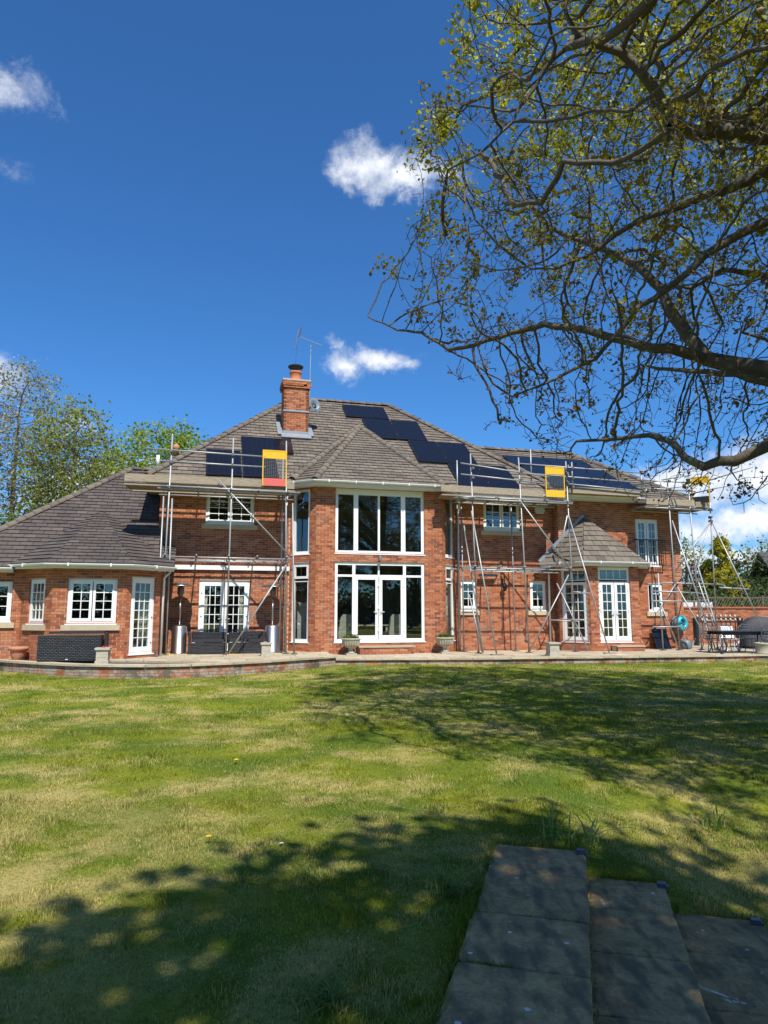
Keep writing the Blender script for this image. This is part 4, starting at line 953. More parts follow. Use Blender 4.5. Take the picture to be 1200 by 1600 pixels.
G.tube('raker', (12.68, V3 - .05, 4.95), (13.9, -1.7, PC + .5)); G.tube('raker', (12.66, V3 - .05, 4.95), (11.05, V3, 3.1)); G.tube('raker', (12.6, V3 - .05, 4.9), (11.9, V3 + .6, 2.0)); G.tube('raker', (10.98, V3 - .05, 4.92), (12.05, -1.3, PC + .04)); G.tube('raker', (11.0, V3 - .1, 2.5), (12.1, -1.1, PC + .04)); G.tube('raker', (11.9, V3 - .1, 2.7), (12.55, -.9, PC + .3))
G.tube('brace', (10.3, V3, 2.0), (11.0, V3, PC + .05)); G.tube('brace', (10.95, V3 - .08, 2.62), (10.4, V3 - .08, 1.9)); G.std(10.35, V3, PC, 3.0, -.05)
for u in (10.95, 11.85, 12.68):
    for z in (2.64, 5.37, 6.06, 6.37): G.coup(u, V3 - .02, z)
G.coup(12.66, V3 - .02, 4.95); G.coup(12.66, V3 - .02, 5.1)
G.o -= Vector((.16, 0, 0))
gate('open yellow gate without mesh at the far right end of the scaffold', 12.12, V3 - .06, 5.62, .62, .98, 'dark_metal', False, R(-50))
#@@THINGS@@
# ------------------------------------------------------------------ aerial, dish, roof vents, wall fittings
q = thing('tv_aerial', 'tall thin mast with a television aerial fixed beside the chimney', 'aerial', hw(-1.88, 3.5, 9.2), TH)
MB().tube([(0, 0, 0), (.02, 0, 2.75)], .016, 6).build('mast', 'steel_tube', q)
b_ = MB(); b_.tube([(-.42, 0, 3.02), (.42, -.3, 2.62)], .012, 5)
for k in range(13): t = k / 12; p = Vector((-.42 + .84 * t, -.3 * t, 3.02 - .4 * t)); b_.tube([p + Vector((.05, .16, .06)), p - Vector((.05, .16, .06))], .006, 4)
b_.build('boom', 'coupler_steel', q)
b_ = MB()
for k in range(5): b_.tube([(-.58 + .0 * k, -.15 + .08 * k, 2.62), (-.46, -.15 + .08 * k, 3.3)], .006, 4)
for k in range(5): b_.tube([(-.62 + .04 * k, -.25, 2.66 + .15 * k), (-.5 + .02 * k, .25, 2.66 + .15 * k)], .006, 4)
b_.tube([(-.42, 0, 3.02), (-.36, 0, 3.42)], .02, 5); b_.build('reflector', 'coupler_steel', q)
MB().tube([(-.52, 0, 2.6), (-.56, .02, 2.1), (-.55, .05, 1.55)], .006, 4).build('cable', 'black_rubber', q)
q = thing('satellite_dish', 'small dark grey satellite dish on the right side of the chimney', 'satellite dish', hw(-1.70, 3.3, 9.45), TH)
d = MB(); n = 20; vs = [(0, .06, 0)]; fs = []
for i, r in enumerate((.12, .22, .31)):
    for j in range(n): t = 2 * math.pi * j / n; vs.append((r * .82 * math.cos(t), .06 - r * r * .9, r * math.sin(t)))
fs += [(0, 1 + j, 1 + (j + 1) % n) for j in range(n)] + [(1 + i * n + j, 1 + i * n + (j + 1) % n, 1 + (i + 1) * n + (j + 1) % n, 1 + (i + 1) * n + j) for i in range(2) for j in range(n)]
d.add(vs, fs); o = d.build('dish', 'grey_plastic', q, True); o.rotation_euler = (R(-15), 0, R(25))
m_ = o.modifiers.new('solid', 'SOLIDIFY'); m_.thickness = .012
MB().tube([(0, .05, -.12), (.05, -.3, -.28), (.12, -.42, -.2)], .014, 6).build('feed_arm', 'coupler_steel', q); MB().tube([(-.28, .1, -.1), (-.1, .1, -.05), (0, .06, 0)], .02, 6).build('bracket', 'coupler_steel', q)
q = MB().lathe([(0, 0), (.10, 0), (.09, .22), (.12, .25), (.10, .36), (.04, .40), (0, .40)], 16); o = q.build('roof_vent', 'terracotta', None, True); o.location = hw(-6.68, 1.7, 6.85); tag(o, 'terracotta roof vent near the left hip, behind the guard rails', 'roof vent')
q = thing('wall_lantern', 'black wall lantern on the brick between the two small right-hand windows', 'lantern', hw(4.75, .75, 2.35), TH)
MB().tube([(0, 0, .35), (0, -.08, .42), (0, -.18, .40), (0, -.2, .30)], .012, 6).b(-.03, .03, -.015, 0, .2, .45).build('bracket', 'dark_metal', q)
MB().lathe([(0, .3), (.05, .28), (.1, .2), (.105, .18), (.06, .02), (.0, 0)], 6, (0, -.2, 0)).build('cage', 'dark_metal', q)
q = thing('awning_lamp', 'grey strip lamp on an arm above the small window left of the lantern', 'lamp', hw(4.15, .75, 2.86), TH)
MB().b(-.36, .30, -.25, -.12, 0, .09).build('housing', 'grey_plastic', q); MB().tube([(.3, -.18, .06), (.42, -.02, .1)], .02, 6).build('arm', 'grey_plastic', q)
q = thing('alarm_box', 'white burglar alarm box high on the brick below the right scaffold boards', 'alarm box', hw(6.28, .75, 5.2), TH)
MB().b(-.19, .19, -.09, -.001, .06, .27).build('cover', 'light_grey_plastic', q); MB().b(-.15, .15, -.085, -.001, 0, .059).build('base', 'light_grey_plastic', q)
q = MB(); q.b(-.05, .05, -.05, 0, 0, .12); q.b(-.035, .035, -.06, -.05, .03, .09); o = q.build('outdoor_socket', 'grey_plastic'); o.location = hw(5.64, .748, .6); o.rotation_euler = (0, 0, TH); tag(o, 'grey outdoor socket low on the brick right of the lantern', 'socket')
q = MB(); q.tube([(0, -.001, 0), (0, -.09, -.02), (0, -.12, -.1)], .03, 8); q.lathe([(.02, 0), (.06, -.02), (.06, -.12), (.0, -.12)], 10, (0, -.12, -.04)); o = q.build('sensor_light', 'grey_plastic'); o.location = hw(-.0, 0, 3.46); o.rotation_euler = (0, 0, TH); tag(o, 'small grey lamp on the brick band between the two big bay windows', 'lamp')
# juliet balcony
q = thing('balcony_rail', 'dark metal balcony railing across the upper right glazed door', 'railing', hw(10.58, .4, 3.3), TH)
MB().b(-.62, .62, -.22, -.19, .98, 1.02).b(-.62, .62, -.22, -.19, .05, .08).b(-.62, -.59, -.21, -.002, .98, 1.02).b(.59, .62, -.21, -.002, .98, 1.02).b(-.62, -.59, -.21, -.002, .05, .08).b(.59, .62, -.21, -.002, .05, .08).build('rail', 'dark_metal', q)
for k in range(13): x = -.6 + k * .1; MB().tube([(x, -.205, .08), (x, -.205, .98)], .012, 5).build('baluster', 'dark_metal', q)

# ------------------------------------------------------------------ furniture seen through the bay window
def chair_in(label, u, v, rz, m='cream_fabric'):
    t = thing('dining_chair', label, 'chair', hw(u, v, .44), TH + rz, 'upholstered chairs inside the bay')
    b = MB(); pts = [(-.27, .05), (-.30, .45), (-.22, .98), (-.14, 1.08), (.14, 1.08), (.22, .98), (.30, .45), (.27, .05)]
    b.prism([(x, -.05 + .0 * z, z + .02) for x, z in pts], (0, .09, 0)); b.build('backrest', m, t)
    MB().b(-.27, .27, .045, .52, .36, .50).build('seat', m, t)
    for x in (-.24, .24):
        for y in (.0, .48): MB().b(x - .02, x + .02, y - .02, y + .02, 0, .36 if y > .2 else .06).build('leg', 'interior_floor', t)
    return t
chair_in('left high-backed cream chair seen through the ground-floor bay doors', -.92, .75, R(-12))
chair_in('right high-backed cream chair seen through the ground-floor bay doors', .80, .75, R(10))
t = chair_in('dark blue high-backed chair deeper in the bay room', .42, 2.3, R(5), 'blue_fabric')
t = thing('dining_table', 'pale dining table standing behind the cream chairs', 'table', hw(-.05, 1.9, .44), TH)
MB().b(-.8, .8, -.45, .45, .70, .74).build('table_top', 'cream_fabric', t)
for x in (-.7, .7):
    for y in (-.38, .38): MB().b(x - .035, x + .035, y - .035, y + .035, 0, .70).build('leg', 'cream_fabric', t)
def curtain(label, wl, a0, a1, z0, z1, off=.3):
    vs = []; fs = []; n = 24
    for i in range(n + 1):
        a = a0 + (a1 - a0) * i / n; p = wl.pt(a, -off + .035 * math.sin(i * 1.9), 0); vs += [(p.x, p.y, z0), (p.x, p.y, z1)]
    for i in range(n): fs.append((2 * i, 2 * i + 2, 2 * i + 3, 2 * i + 1))
    m = MB().add(vs, fs); o = m.build('curtain', 'curtain', None, True); o.matrix_world = HM
    s_ = o.modifiers.new('solid', 'SOLIDIFY'); s_.thickness = .006
    tag(o, label, 'curtain', 'cream curtains behind the windows')
curtain('cream curtain behind the narrow window of the left bay', lfl, .35, .55, 1.3, 2.5)
curtain('cream curtain behind the glazed door of the left bay', lfr, .68, .98, .46, 2.55)
curtain('cream curtain at the left of the furnished french doors', ml, B(-5.72), B(-5.5), .45, 2.6)
curtain('cream curtain at the right of the furnished french doors', ml, B(-4.5), B(-4.22), .45, 2.6)
curtain('pale curtain behind the tall upper pane on the right side of the bay', cr, .45, .95, 3.5, 5.65)
curtain('pale curtain behind the tall lower pane on the right side of the bay', cr, .5, .95, .5, 3.2)
q = thing('folding_screen', 'pale grey folding screen behind the tall lower pane left of the bay', 'screen', hw(-2.1, 1.1, .44), TH)
MB().prism([(-.45, 0, .0), (.0, 0, 0), (.0, 0, 1.25), (-.15, 0, 1.5), (-.45, 0, 1.5)], (0, .04, 0)).build('panel', 'light_grey_plastic', q); MB().box((.22, .2, .62), (.46, .04, 1.24), (.8, .6, 0), (-.6, .8, 0)).build('panel', 'light_grey_plastic', q)

# ------------------------------------------------------------------ patio furniture
def heater(label, u, v):
    t = thing('patio_heater', label, 'patio heater', hw(u, v, PL), TH, 'patio heaters')
    MB().lathe([(0, 0), (.235, 0), (.235, .03), (.225, .04), (.225, .80), (.20, .84), (.05, .88), (0, .88)], 28).build('tank_housing', 'stainless', t, True)
    MB().tube([(0, 0, .85), (0, 0, 1.75)], .027, 12).build('pole', 'stainless', t, True)
    MB().lathe([(0, 1.72), (.07, 1.72), (.075, 1.8), (.10, 1.82), (.10, 2.02), (.05, 2.06), (0, 2.06)], 16).build('burner', 'coupler_steel', t, True)
    MB().lathe([(0, 2.20), (.16, 2.17), (.40, 2.08), (.42, 2.06), (.41, 2.055), (.16, 2.145), (0, 2.17)], 32).build('reflector', 'stainless', t, True)
    MB().tube([(0, 0, 2.03), (0, 0, 2.18)], .012, 6).build('post', 'coupler_steel', t)
heater('steel patio heater left of the french doors, beside the scaffold poles', -6.32, .12)
heater('steel patio heater right of the french doors, behind the stone plinth', -3.48, .15)
def rbox(t, name, x0, x1, y0, y1, z0, z1, m='rattan'):
    c = ((x0 + x1) / 2, (y0 + y1) / 2, (z0 + z1) / 2); e = .02
    o = MB(); hx, hy, hz = (x1 - x0) / 2, (y1 - y0) / 2, (z1 - z0) / 2
    prof = [(-hx + e, -hy), (hx - e, -hy), (hx, -hy + e), (hx, hy - e), (hx - e, hy), (-hx + e, hy), (-hx, hy - e), (-hx, -hy + e)]
    o.prism([(x, y, -hz) for x, y in prof], (0, 0, 2 * hz)); b = o.build(name, m, t); b.location = c; return b
t = thing('storage_box', 'big black woven storage box with raised lid under the left bay window', 'storage box', hw(-8.92, -2.56, PL), TH)
rbox(t, 'body', -.80, .70, -.36, .36, .03, .66); rbox(t, 'lid', -.62, .74, .10, .40, .70, .76, 'black_rubber'); rbox(t, 'base', -.74, .66, -.33, .33, 0, .029, 'dark_metal'); rbox(t, 'side_panel', .74, .82, .05, .40, .1, .72, 'black_rubber')
MB().b(-.12, -.06, -.372, -.361, .05, .075).build('badge', 'light_grey_plastic', t)
for lab, u, wd_, hb in (('black woven sofa section at the left end, below the french doors', -5.42, 1.10, .60), ('narrow black woven sofa section between the two wider ones', -4.66, .40, .58), ('black woven sofa section at the right end, next to the steel heater', -4.05, .76, .60)):
    t = thing('rattan_sofa', lab, 'sofa', hw(u, -.05, PL), TH, 'woven sofa sections by the french doors')
    h = wd_ / 2; rbox(t, 'seat_base', -h + .02, h - .02, -.36, .34, .02, .34); rbox(t, 'backrest', -h + .03, h - .03, .10, .30, .40, hb + .06); rbox(t, 'seat_cushion', -h + .03, h - .03, -.33, .09, .36, .44, 'black_rubber')
    if h > .3: rbox(t, 'armrest', -h - .07, -h + .015, -.36, .34, .02, hb + .06)
    for x in (-h + .08, h - .08): MB().b(x - .05, x + .05, -.362, -.34, .345, .357).build('trim', 'light_grey_plastic', t)
def plinth(label, x, y, z, s=1.0):
    t = thing('stone_plinth', label, 'plinth', (x, y, z), R(12), 'carved stone plinths on the patio edge')
    MB().b(-.16 * s, .16 * s, -.16 * s, .16 * s, 0, .06 * s).build('base', 'cast_stone', t); MB().b(-.14 * s, .14 * s, -.14 * s, .14 * s, .061 * s, .33 * s).build('shaft', 'cast_stone', t); MB().b(-.175 * s, .175 * s, -.175 * s, .175 * s, .331 * s, .38 * s).build('cap', 'cast_stone', t)
    for k in range(3): MB().box((-.07 * s + .07 * k * s, -.142 * s, .2 * s), (.05 * s, .012, .10 * s)).build('carving', 'cast_stone', t)
    return t
plinth('carved stone plinth with a red flower in front of the black storage box', -6.98, 17.95, PL + .004)
plinth('carved stone plinth on the patio in front of the right patio heater', -3.42, 21.0, PL)
plinth('weathered stone plinth on the patio edge below the right scaffold', 5.22, 22.35, PC, 1.1)
q = MB(); 
for k in range(9): t = k * 2.4; q.lathe([(0, .02), (.018, .0), (.012, .03), (0, .035)], 6, (.03 * math.cos(t) * (k % 3), .03 * math.sin(t) * (k % 3), .0))
o = q.build('flower', 'flower_red'); o.location = (-6.96, 17.95, PL + .39); tag(o, 'tiny red flower on top of the left stone plinth', 'flower')
t = thing('terracotta_pot', 'round terracotta pot on the patio at the far left', 'plant pot', (-9.78, 19.32, PL))
MB().lathe([(0, 0), (.13, 0), (.15, .02), (.19, .16), (.20, .24), (.24, .25), (.255, .33), (.235, .34), (.19, .25), (0, .24)], 28).build('bowl', 'terracotta', t, True); MB().lathe([(0, .27), (.2, .265)], 20).build('soil', 'soil', t)
def scatter_leaves(n, c, rad, size, seed, name, m, parent, up=.4):
    g = np.random.default_rng(seed); p = g.normal(size=(n, 3)); p /= np.linalg.norm(p, axis=1)[:, None]; p *= g.random((n, 1)) ** .4; p = p * np.array(rad) + np.array(c)
    me = leaf_mesh(p, size, g, name, m, up); return stuff(link(name, me, None, parent))
def leaf_mesh(p, size, g, name, m, up=.3, rnd=None):
    n = len(p); d = g.normal(size=(n, 3)); d[:, 2] = d[:, 2] * .7 + up; d /= np.linalg.norm(d, axis=1)[:, None]
    s = g.normal(size=(n, 3)); s -= (s * d).sum(1)[:, None] * d; s /= np.linalg.norm(s, axis=1)[:, None]; nn = np.cross(d, s)
    L = size * (.6 + .8 * g.random((n, 1))); wv_ = L * (.30 + .15 * g.random((n, 1)))
    v = np.stack([p, p + d * L * .5 + s * wv_ + nn * L * .10, p + d * L, p + d * L * .5 - s * wv_ + nn * L * .10], 1).reshape(-1, 3)
    k = np.arange(n)[:, None] * 4; f = np.concatenate([k, k + 1, k + 2, k, k + 2, k + 3], 1).ravel()
    r = (g.random(n) if rnd is None else np.clip(rnd, 0, 1)); return np_mesh(name, v, f, 3, m, np.repeat(r, 4))
def urn(label, u, v, seed):
    t = thing('urn_planter', label, 'planter', hw(u, v, PC), TH, 'stone urns flanking the bay doors')
    MB().b(-.17, .17, -.17, .17, 0, .05).build('foot', 'cast_stone', t)
    MB().lathe([(0, .05), (.13, .05), (.12, .09), (.07, .13), (.065, .19), (.12, .23), (.23, .31), (.275, .42), (.285, .47), (.31, .48), (.315, .52), (.28, .525), (.26, .46), (0, .44)], 32).build('bowl', 'cast_stone', t, True)
    for k in range(20): a = 2 * math.pi * k / 20; MB().tube([(.13 * math.cos(a), .13 * math.sin(a), .235), (.245 * math.cos(a), .245 * math.sin(a), .32), (.285 * math.cos(a), .285 * math.sin(a), .44)], [.012, .024, .02], 5).build('flute', 'cast_stone', t)
    scatter_leaves(260, (0, 0, .54), (.26, .26, .08), .07, seed, 'foliage', 'green_leaf', t)
urn('fluted stone urn with low green plants left of the bay doors', -1.06, -.48, 1)
urn('fluted stone urn with low green plants right of the bay doors', 2.12, -.42, 2)
# hose reel, can
t = thing('hose_reel', 'turquoise hose reel hung on the brick at the right end of the house', 'hose reel', hw(11.58, .4, 1.2), TH + R(18))
o = MB(); prof = []
ring = []
def torus(mb, R0, r0, n=28, m=10, sx=1, off=0):
    vs = []; fs = []
    for i in range(n):
        a = 2 * math.pi * i / n
        for j in range(m): b = 2 * math.pi * j / m; vs.append(((R0 + r0 * math.cos(b)) * math.cos(a), off + sx * r0 * math.sin(b), (R0 + r0 * math.cos(b)) * math.sin(a)))
    for i in range(n):
        for j in range(m): fs.append((i * m + j, i * m + (j + 1) % m, ((i + 1) % n) * m + (j + 1) % m, ((i + 1) % n) * m + j))
    return mb.add(vs, fs)
torus(MB(), .21, .07, off=-.30).build('front_flange', 'turquoise', t, True); torus(MB(), .20, .075, off=-.17, sx=1.6).build('hose_coil', 'grey_plastic', t, True); torus(MB(), .22, .05, off=-.06).build('back_flange', 'grey_plastic', t, True)
MB().tube([(0, 0, 0), (0, -.36, 0)], .05, 10).build('axle', 'grey_plastic', t)
for k in range(5): a = 2 * math.pi * k / 5; MB().tube([(0, -.32, 0), (.2 * math.cos(a), -.32, .2 * math.sin(a))], .018, 6).build('spoke', 'turquoise', t)
MB().tube([(.02, -.3, -.2), (.03, -.32, -.6), (.0, -.3, -.9)], .012, 6).build('hose', 'terracotta', t)
t = thing('watering_can', 'grey watering can on the patio under the turquoise hose reel', 'watering can', hw(11.62, -.1, PC), TH)
MB().lathe([(0, 0), (.17, 0), (.20, .05), (.20, .22), (.14, .33), (.10, .34), (0, .32)], 22).build('body', 'grey_plastic', t, True); MB().tube([(.16, 0, .06), (.32, 0, .22), (.42, 0, .38)], [.035, .025, .02], 8).build('spout', 'grey_plastic', t); MB().tube([(-.15, 0, .28), (-.12, 0, .45), (.05, 0, .46), (.08, 0, .33)], .014, 6).build('handle', 'grey_plastic', t)
# garden dining set
t = thing('garden_table', 'long black metal garden table on the patio at the far right', 'table', (11.9, 24.0, PC), R(8))
MB().b(-1.05, 1.05, -.5, .5, .70, .725).build('table_top', 'dark_metal', t); MB().b(-.95, .95, -.42, -.40, .60, .70).b(-.95, .95, .40, .42, .60, .70).build('apron', 'dark_metal', t)
for x in (-.9, .9):
    for y in (-.4, .4): MB().tube([(x, y, .70), (x * .98, y, .45), (x * .9, y, .2), (x * 1.0, y, .06), (x * 1.12, y, .0), (x * 1.16, y, .02)], .018, 7).build('leg', 'dark_metal', t)
MB().tube([(-.9, 0, .2), (.9, 0, .2)], .012, 6).build('stretcher', 'dark_metal', t)
def gchair(label, x, y, rz):
    t = thing('garden_chair', label, 'chair', (x, y, PC), rz, 'ornate metal garden chairs')
    MB().lathe([(0, .43), (.22, .43), (.23, .445), (.22, .46), (0, .455)], 18).build('seat', 'chair_metal', t)
    for sx in (-1, 1):
        for sy in (-1, 1): MB().tube([(sx * .17, sy * .17, .43), (sx * .15, sy * .15, .25), (sx * .2, sy * .2, .08), (sx * .24, sy * .24, .01)], .014, 6).build('leg', 'chair_metal', t)
        MB().tube([(sx * .22, .14, .58), (sx * .26, .0, .66), (sx * .25, -.16, .64), (sx * .2, -.19, .45)], .014, 6).build('armrest', 'chair_metal', t)
    b = MB(); b.tube([(-.22, .18, .44), (-.25, .2, .66), (-.22, .22, .84), (-.1, .23, .93), (0, .23, .90), (.1, .23, .93), (.22, .22, .84), (.25, .2, .66), (.22, .18, .44)], .015, 6); b.build('back_frame', 'chair_metal', t)
    f = MB()
    for k in range(5):
        for j in range(4):
            cx, cz = -.15 + .075 * k, .53 + .09 * j; pts = [(cx + .035 * math.cos(a), .205 + .006 * j, cz + .042 * math.sin(a)) for a in [2 * math.pi * i / 8 for i in range(9)]]; f.tube(pts, .007, 4, False)
    f.build('lattice', 'chair_metal', t)
gchair('ornate grey metal chair at the left end of the far side of the garden table', 11.1, 24.55, R(8)); gchair('ornate grey metal chair in the middle behind the garden table', 11.8, 24.7, R(4)); gchair('ornate grey metal chair behind the right part of the garden table', 12.55, 24.8, R(-6)); gchair('ornate grey metal chair nearest the stone tub at the frame edge', 12.6, 23.55, R(160))
t = thing('plastic_chair', 'white plastic chair between the ornate metal chairs', 'chair', (12.15, 25.3, PC), R(-5))
MB().b(-.23, .23, -.24, .2, .40, .44).build('seat', 'white_upvc', t); MB().prism([(-.22, .2, .42), (.22, .2, .42), (.2, .26, .85), (-.2, .26, .85)], (0, .03, 0)).build('backrest', 'white_upvc', t)
for x in (-.2, .2):
    for y in (-.2, .18): MB().b(x - .025, x + .025, y - .025, y + .025, 0, .40).build('leg', 'white_upvc', t)
t = thing('stone_tub', 'round weathered stone tub on the patio at the right frame edge', 'planter', (12.28, 23.3, PC))
MB().lathe([(0, 0), (.27, 0), (.28, .04), (.27, .06), (.27, .30), (.29, .32), (.29, .36), (.24, .37), (.22, .3), (0, .28)], 28).build('bowl', 'cast_stone', t, True); MB().lathe([(0, .315), (.23, .31)], 18).build('soil', 'soil', t)
t = thing('covered_barbecue', 'barbecue under a dark grey fabric cover behind the garden chairs', 'barbecue', (14.75, 28.2, PC), R(-6))
c_ = MB(); nn_ = 20; rings = [(0, .82, .5), (.3, .8, .48), (.7, .76, .45), (.85, .74, .42), (1.05, .5, .34), (1.14, .4, .26), (1.17, .0, .0)]
vs = []; fs = []
for i, (z, rx, ry) in enumerate(rings):
    for j in range(nn_):
        a = 2 * math.pi * j / nn_; k_ = 1 + .04 * math.sin(5 * a + i) * (1 if i < 4 else .5); ca, sa = math.cos(a), math.sin(a); q4 = (abs(ca) ** 4 + abs(sa) ** 4) ** .25
        vs.append((rx * ca / q4 * k_, ry * sa / q4 * k_, z))
for i in range(len(rings) - 1):
    for j in range(nn_): fs.append((i * nn_ + j, i * nn_ + (j + 1) % nn_, (i + 1) * nn_ + (j + 1) % nn_, (i + 1) * nn_ + j))
c_.add(vs, fs); c_.build('cover', 'bbq_cover', t, True)
for x in (-.7, .7): MB().tube([(x, -.3, 0), (x, -.3, .1)], .05, 8).build('castor', 'black_rubber', t)

# ------------------------------------------------------------------ garden wall, trellis, rack, ladder, van
gw = thing('garden_wall', 'red brick garden wall with lattice trellis on top behind the garden table', 'wall', (13.2, 31.0, 0), R(4)); GWP = []
gwm = Matrix.Translation((13.2, 31.0, 0)) @ Matrix.Rotation(R(4), 4, 'Z')
gsec = brick_wall(Wall((-.5, 0), (14, 0)), .1, 1.78, name='wall_section', parent=gw, pool=GWP, WM=gwm, single=True); flush_bricks(GWP)
MB().b(-.55, 14.05, -.05, .28, 1.782, 1.84).build('coping', 'brick', gw)
tr = MB().b(.3, 3.4, .08, .12, 2.22, 2.26).b(3.42, 9, .08, .12, 2.24, 2.28).build('trellis_rail', 'old_timber', gw)
for x in (.3, 3.4, 6.2, 9.0): MB().b(x - .03, x + .03, .07, .13, 1.84, 2.34).build('trellis_post', 'old_timber', gw)
for k in range(66):
    x = .3 + k * .13
    MB().box((x + .2, .09, 2.04), (.02, .012, .58), (.85, 0, -.53), (0, 1, 0), (.53, 0, .85)).build('trellis_lath', 'old_timber', gw)
    if k % 3 == 0: MB().box((x + .2, .105, 2.04), (.02, .012, .58), (.85, 0, .53), (0, 1, 0), (-.53, 0, .85)).build('trellis_lath', 'old_timber', gw)
t = thing('tool_rack', 'black slatted rack with rows of pale round knobs in front of the garden wall', 'rack', (13.7, 29.6, PC), R(4))
MB().b(-.95, .95, -.03, .03, 1.05, 1.12).b(-.95, .95, -.25, -.19, .92, .98).b(-1.0, -.9, -.25, .03, 0, 1.1).b(.9, 1.0, -.25, .03, 0, 1.1).build('frame', 'dark_metal', t)
for k in range(9):
    x = -.8 + k * .2
    MB().lathe([(0, 0), (.03, .01), (.045, .06), (.03, .11), (0, .13)], 10, (x, 0, 1.12)).build('knob', 'cream_fabric', t, True); MB().lathe([(0, 0), (.03, .01), (.045, .06), (.03, .11), (0, .13)], 10, (x + .08, -.22, .98)).build('knob', 'cream_fabric', t, True)
    MB().b(x - .015, x + .015, -.02, .0, .3, 1.05).build('slat', 'dark_metal', t)
def ladder(label, p0, p1, wd_, n):
    p0, p1 = Vector(p0), Vector(p1); t = thing('ladder', label, 'ladder', p0, 0); d = p1 - p0; s = Vector((wd_ / 2, .03, 0))
    for k in (-1, 1): MB().tube([s * k, s * k + d], .03, 6).build('stile', 'steel_tube', t)
    for i in range(1, n): c = d * (i / n); MB().tube([c - s, c + s], .016, 6).build('rung', 'steel_tube', t)
ladder('aluminium ladder leaning up inside the right end of the scaffold', (12.35, 26.7, PC), (11.95, 27.6, 3.6), .40, 13)
t = thing('parked_van', 'white van parked beyond the right end of the house', 'van', (15.3, 35.6, .02), R(-25))
b = MB(); prof = [(-2.6, .35), (2.6, .35), (2.62, 1.0), (2.3, 1.15), (1.75, 1.95), (1.5, 2.05), (-2.55, 2.05), (-2.6, 1.6)]
b.prism([(-.95, y, z) for y, z in prof], (1.9, 0, 0)); bo = b.build('body', 'van_white', t); bo.rotation_euler = (0, 0, R(0))
MB().b(-.72, -.06, -2.64, -2.60, 1.15, 1.85).build('rear_window', 'slate_dark', t); MB().b(.06, .72, -2.64, -2.60, 1.15, 1.85).build('rear_window', 'slate_dark', t); MB().b(-.9, .9, -2.68, -2.6, .36, .55).build('bumper', 'dark_metal', t)
for x in (-.9, .9):
    MB().b(x - .06, x + .06, -2.645, -2.6, .75, 1.1).build('tail_light', 'flower_red', t)
    for y in (-1.6, 1.6):
        w_ = torus(MB(), .24, .1, 20, 8).build('wheel', 'black_rubber', t, True); w_.location = (x * .95, y, .34); w_.rotation_euler = (0, 0, R(90))
        h_ = MB().lathe([(0, .03), (.16, .03), (.17, 0), (0, 0)], 16).build('hubcap', 'steel_tube', w_); h_.rotation_euler = (R(90), 0, 0)
t = thing('neighbour_house', 'dark-roofed neighbouring house at the right frame edge behind the trees', 'house', (32.2, 52, 0), R(-10))
MB().b(-4, 4, -3, 3, 0, 3.6).build('wall', 'plain_render', t); MB().prism([(-4.4, -3.4, 3.6), (4.4, -3.4, 3.6), (4.4, 0, 5.9), (-4.4, 0, 5.9)], (0, 0, .15)).prism([(-4.4, 3.4, 3.6), (4.4, 3.4, 3.6), (4.4, 0, 5.9), (-4.4, 0, 5.9)], (0, 0, .15)).build('roof', 'slate_dark', t)
MB().b(-1.6, -.4, -3.04, -2.98, 1.0, 2.2).build('window', 'slate_dark', t)

# ------------------------------------------------------------------ trees
def colonize(paths, attr, step, di, dk, maxit, g, jit=.25, grav=0):
    """space colonisation from given limb paths: returns node positions, parents, fixed radii"""
    P, par, fix = [], [], []
    for pts, rads, root in paths:
        prev = -1
        if root is not None and P: prev = int(np.argmin(((np.array(P) - np.array(pts[0])) ** 2).sum(1)))
        for i in range(len(pts) - 1):
            a, b = np.array(pts[i], float), np.array(pts[i + 1], float); n = max(1, int(np.linalg.norm(b - a) / step))
            for k in range(n):
                if i == 0 and k == 0 and prev >= 0: continue
                t = k / n; P.append(a + (b - a) * t + g.normal(size=3) * step * .06); par.append(prev); fix.append(rads[i] + (rads[i + 1] - rads[i]) * t); prev = len(P) - 1
        P.append(np.array(pts[-1], float)); par.append(prev); fix.append(rads[-1])
    P = np.array(P); par = list(par); fix = list(fix); A = attr.astype(np.float32)
    near = np.zeros(len(A), int); nd = np.full(len(A), 1e9)
    def upd(start):
        for s in range(start, len(P), 400):
            Q = P[s:s + 400].astype(np.float32); D = (A * A).sum(1)[:, None] + (Q * Q).sum(1)[None] - 2 * A @ Q.T; j = D.argmin(1); dm = D[np.arange(len(A)), j]; m = dm < nd; nd[m] = dm[m]; near[m] = s + j[m]
    upd(0)
    for it in range(maxit):
        act = nd < di * di
        if not act.any(): break
        idx = near[act]; v = A[act] - P[idx]; v /= np.linalg.norm(v, axis=1)[:, None] + 1e-9
        un, inv = np.unique(idx, return_inverse=True); S_ = np.zeros((len(un), 3)); np.add.at(S_, inv, v)
        S_ /= np.linalg.norm(S_, axis=1)[:, None] + 1e-9; S_ += g.normal(size=S_.shape) * jit; S_[:, 2] += grav; S_ /= np.linalg.norm(S_, axis=1)[:, None] + 1e-9
        start = len(P); P = np.concatenate([P, P[un] + S_ * step]); par += list(un); fix += [0] * len(un)
        upd(start); keep = nd > dk * dk; A, near, nd = A[keep], near[keep], nd[keep]
        if len(A) == 0: break
    return P, np.array(par), np.array(fix)
def radii(P, par, fix, tip, ex=2.3):
    n = len(P); acc = np.zeros(n)
    order = np.arange(n)[::-1]; r = np.zeros(n)
    for i in order:
        ri = acc[i] ** (1 / ex) if acc[i] > 0 else tip
        r[i] = max(ri, tip) if fix[i] == 0 else max(fix[i], 0)
        if par[i] >= 0: acc[par[i]] += r[i] ** ex if fix[i] == 0 else 0
    return r
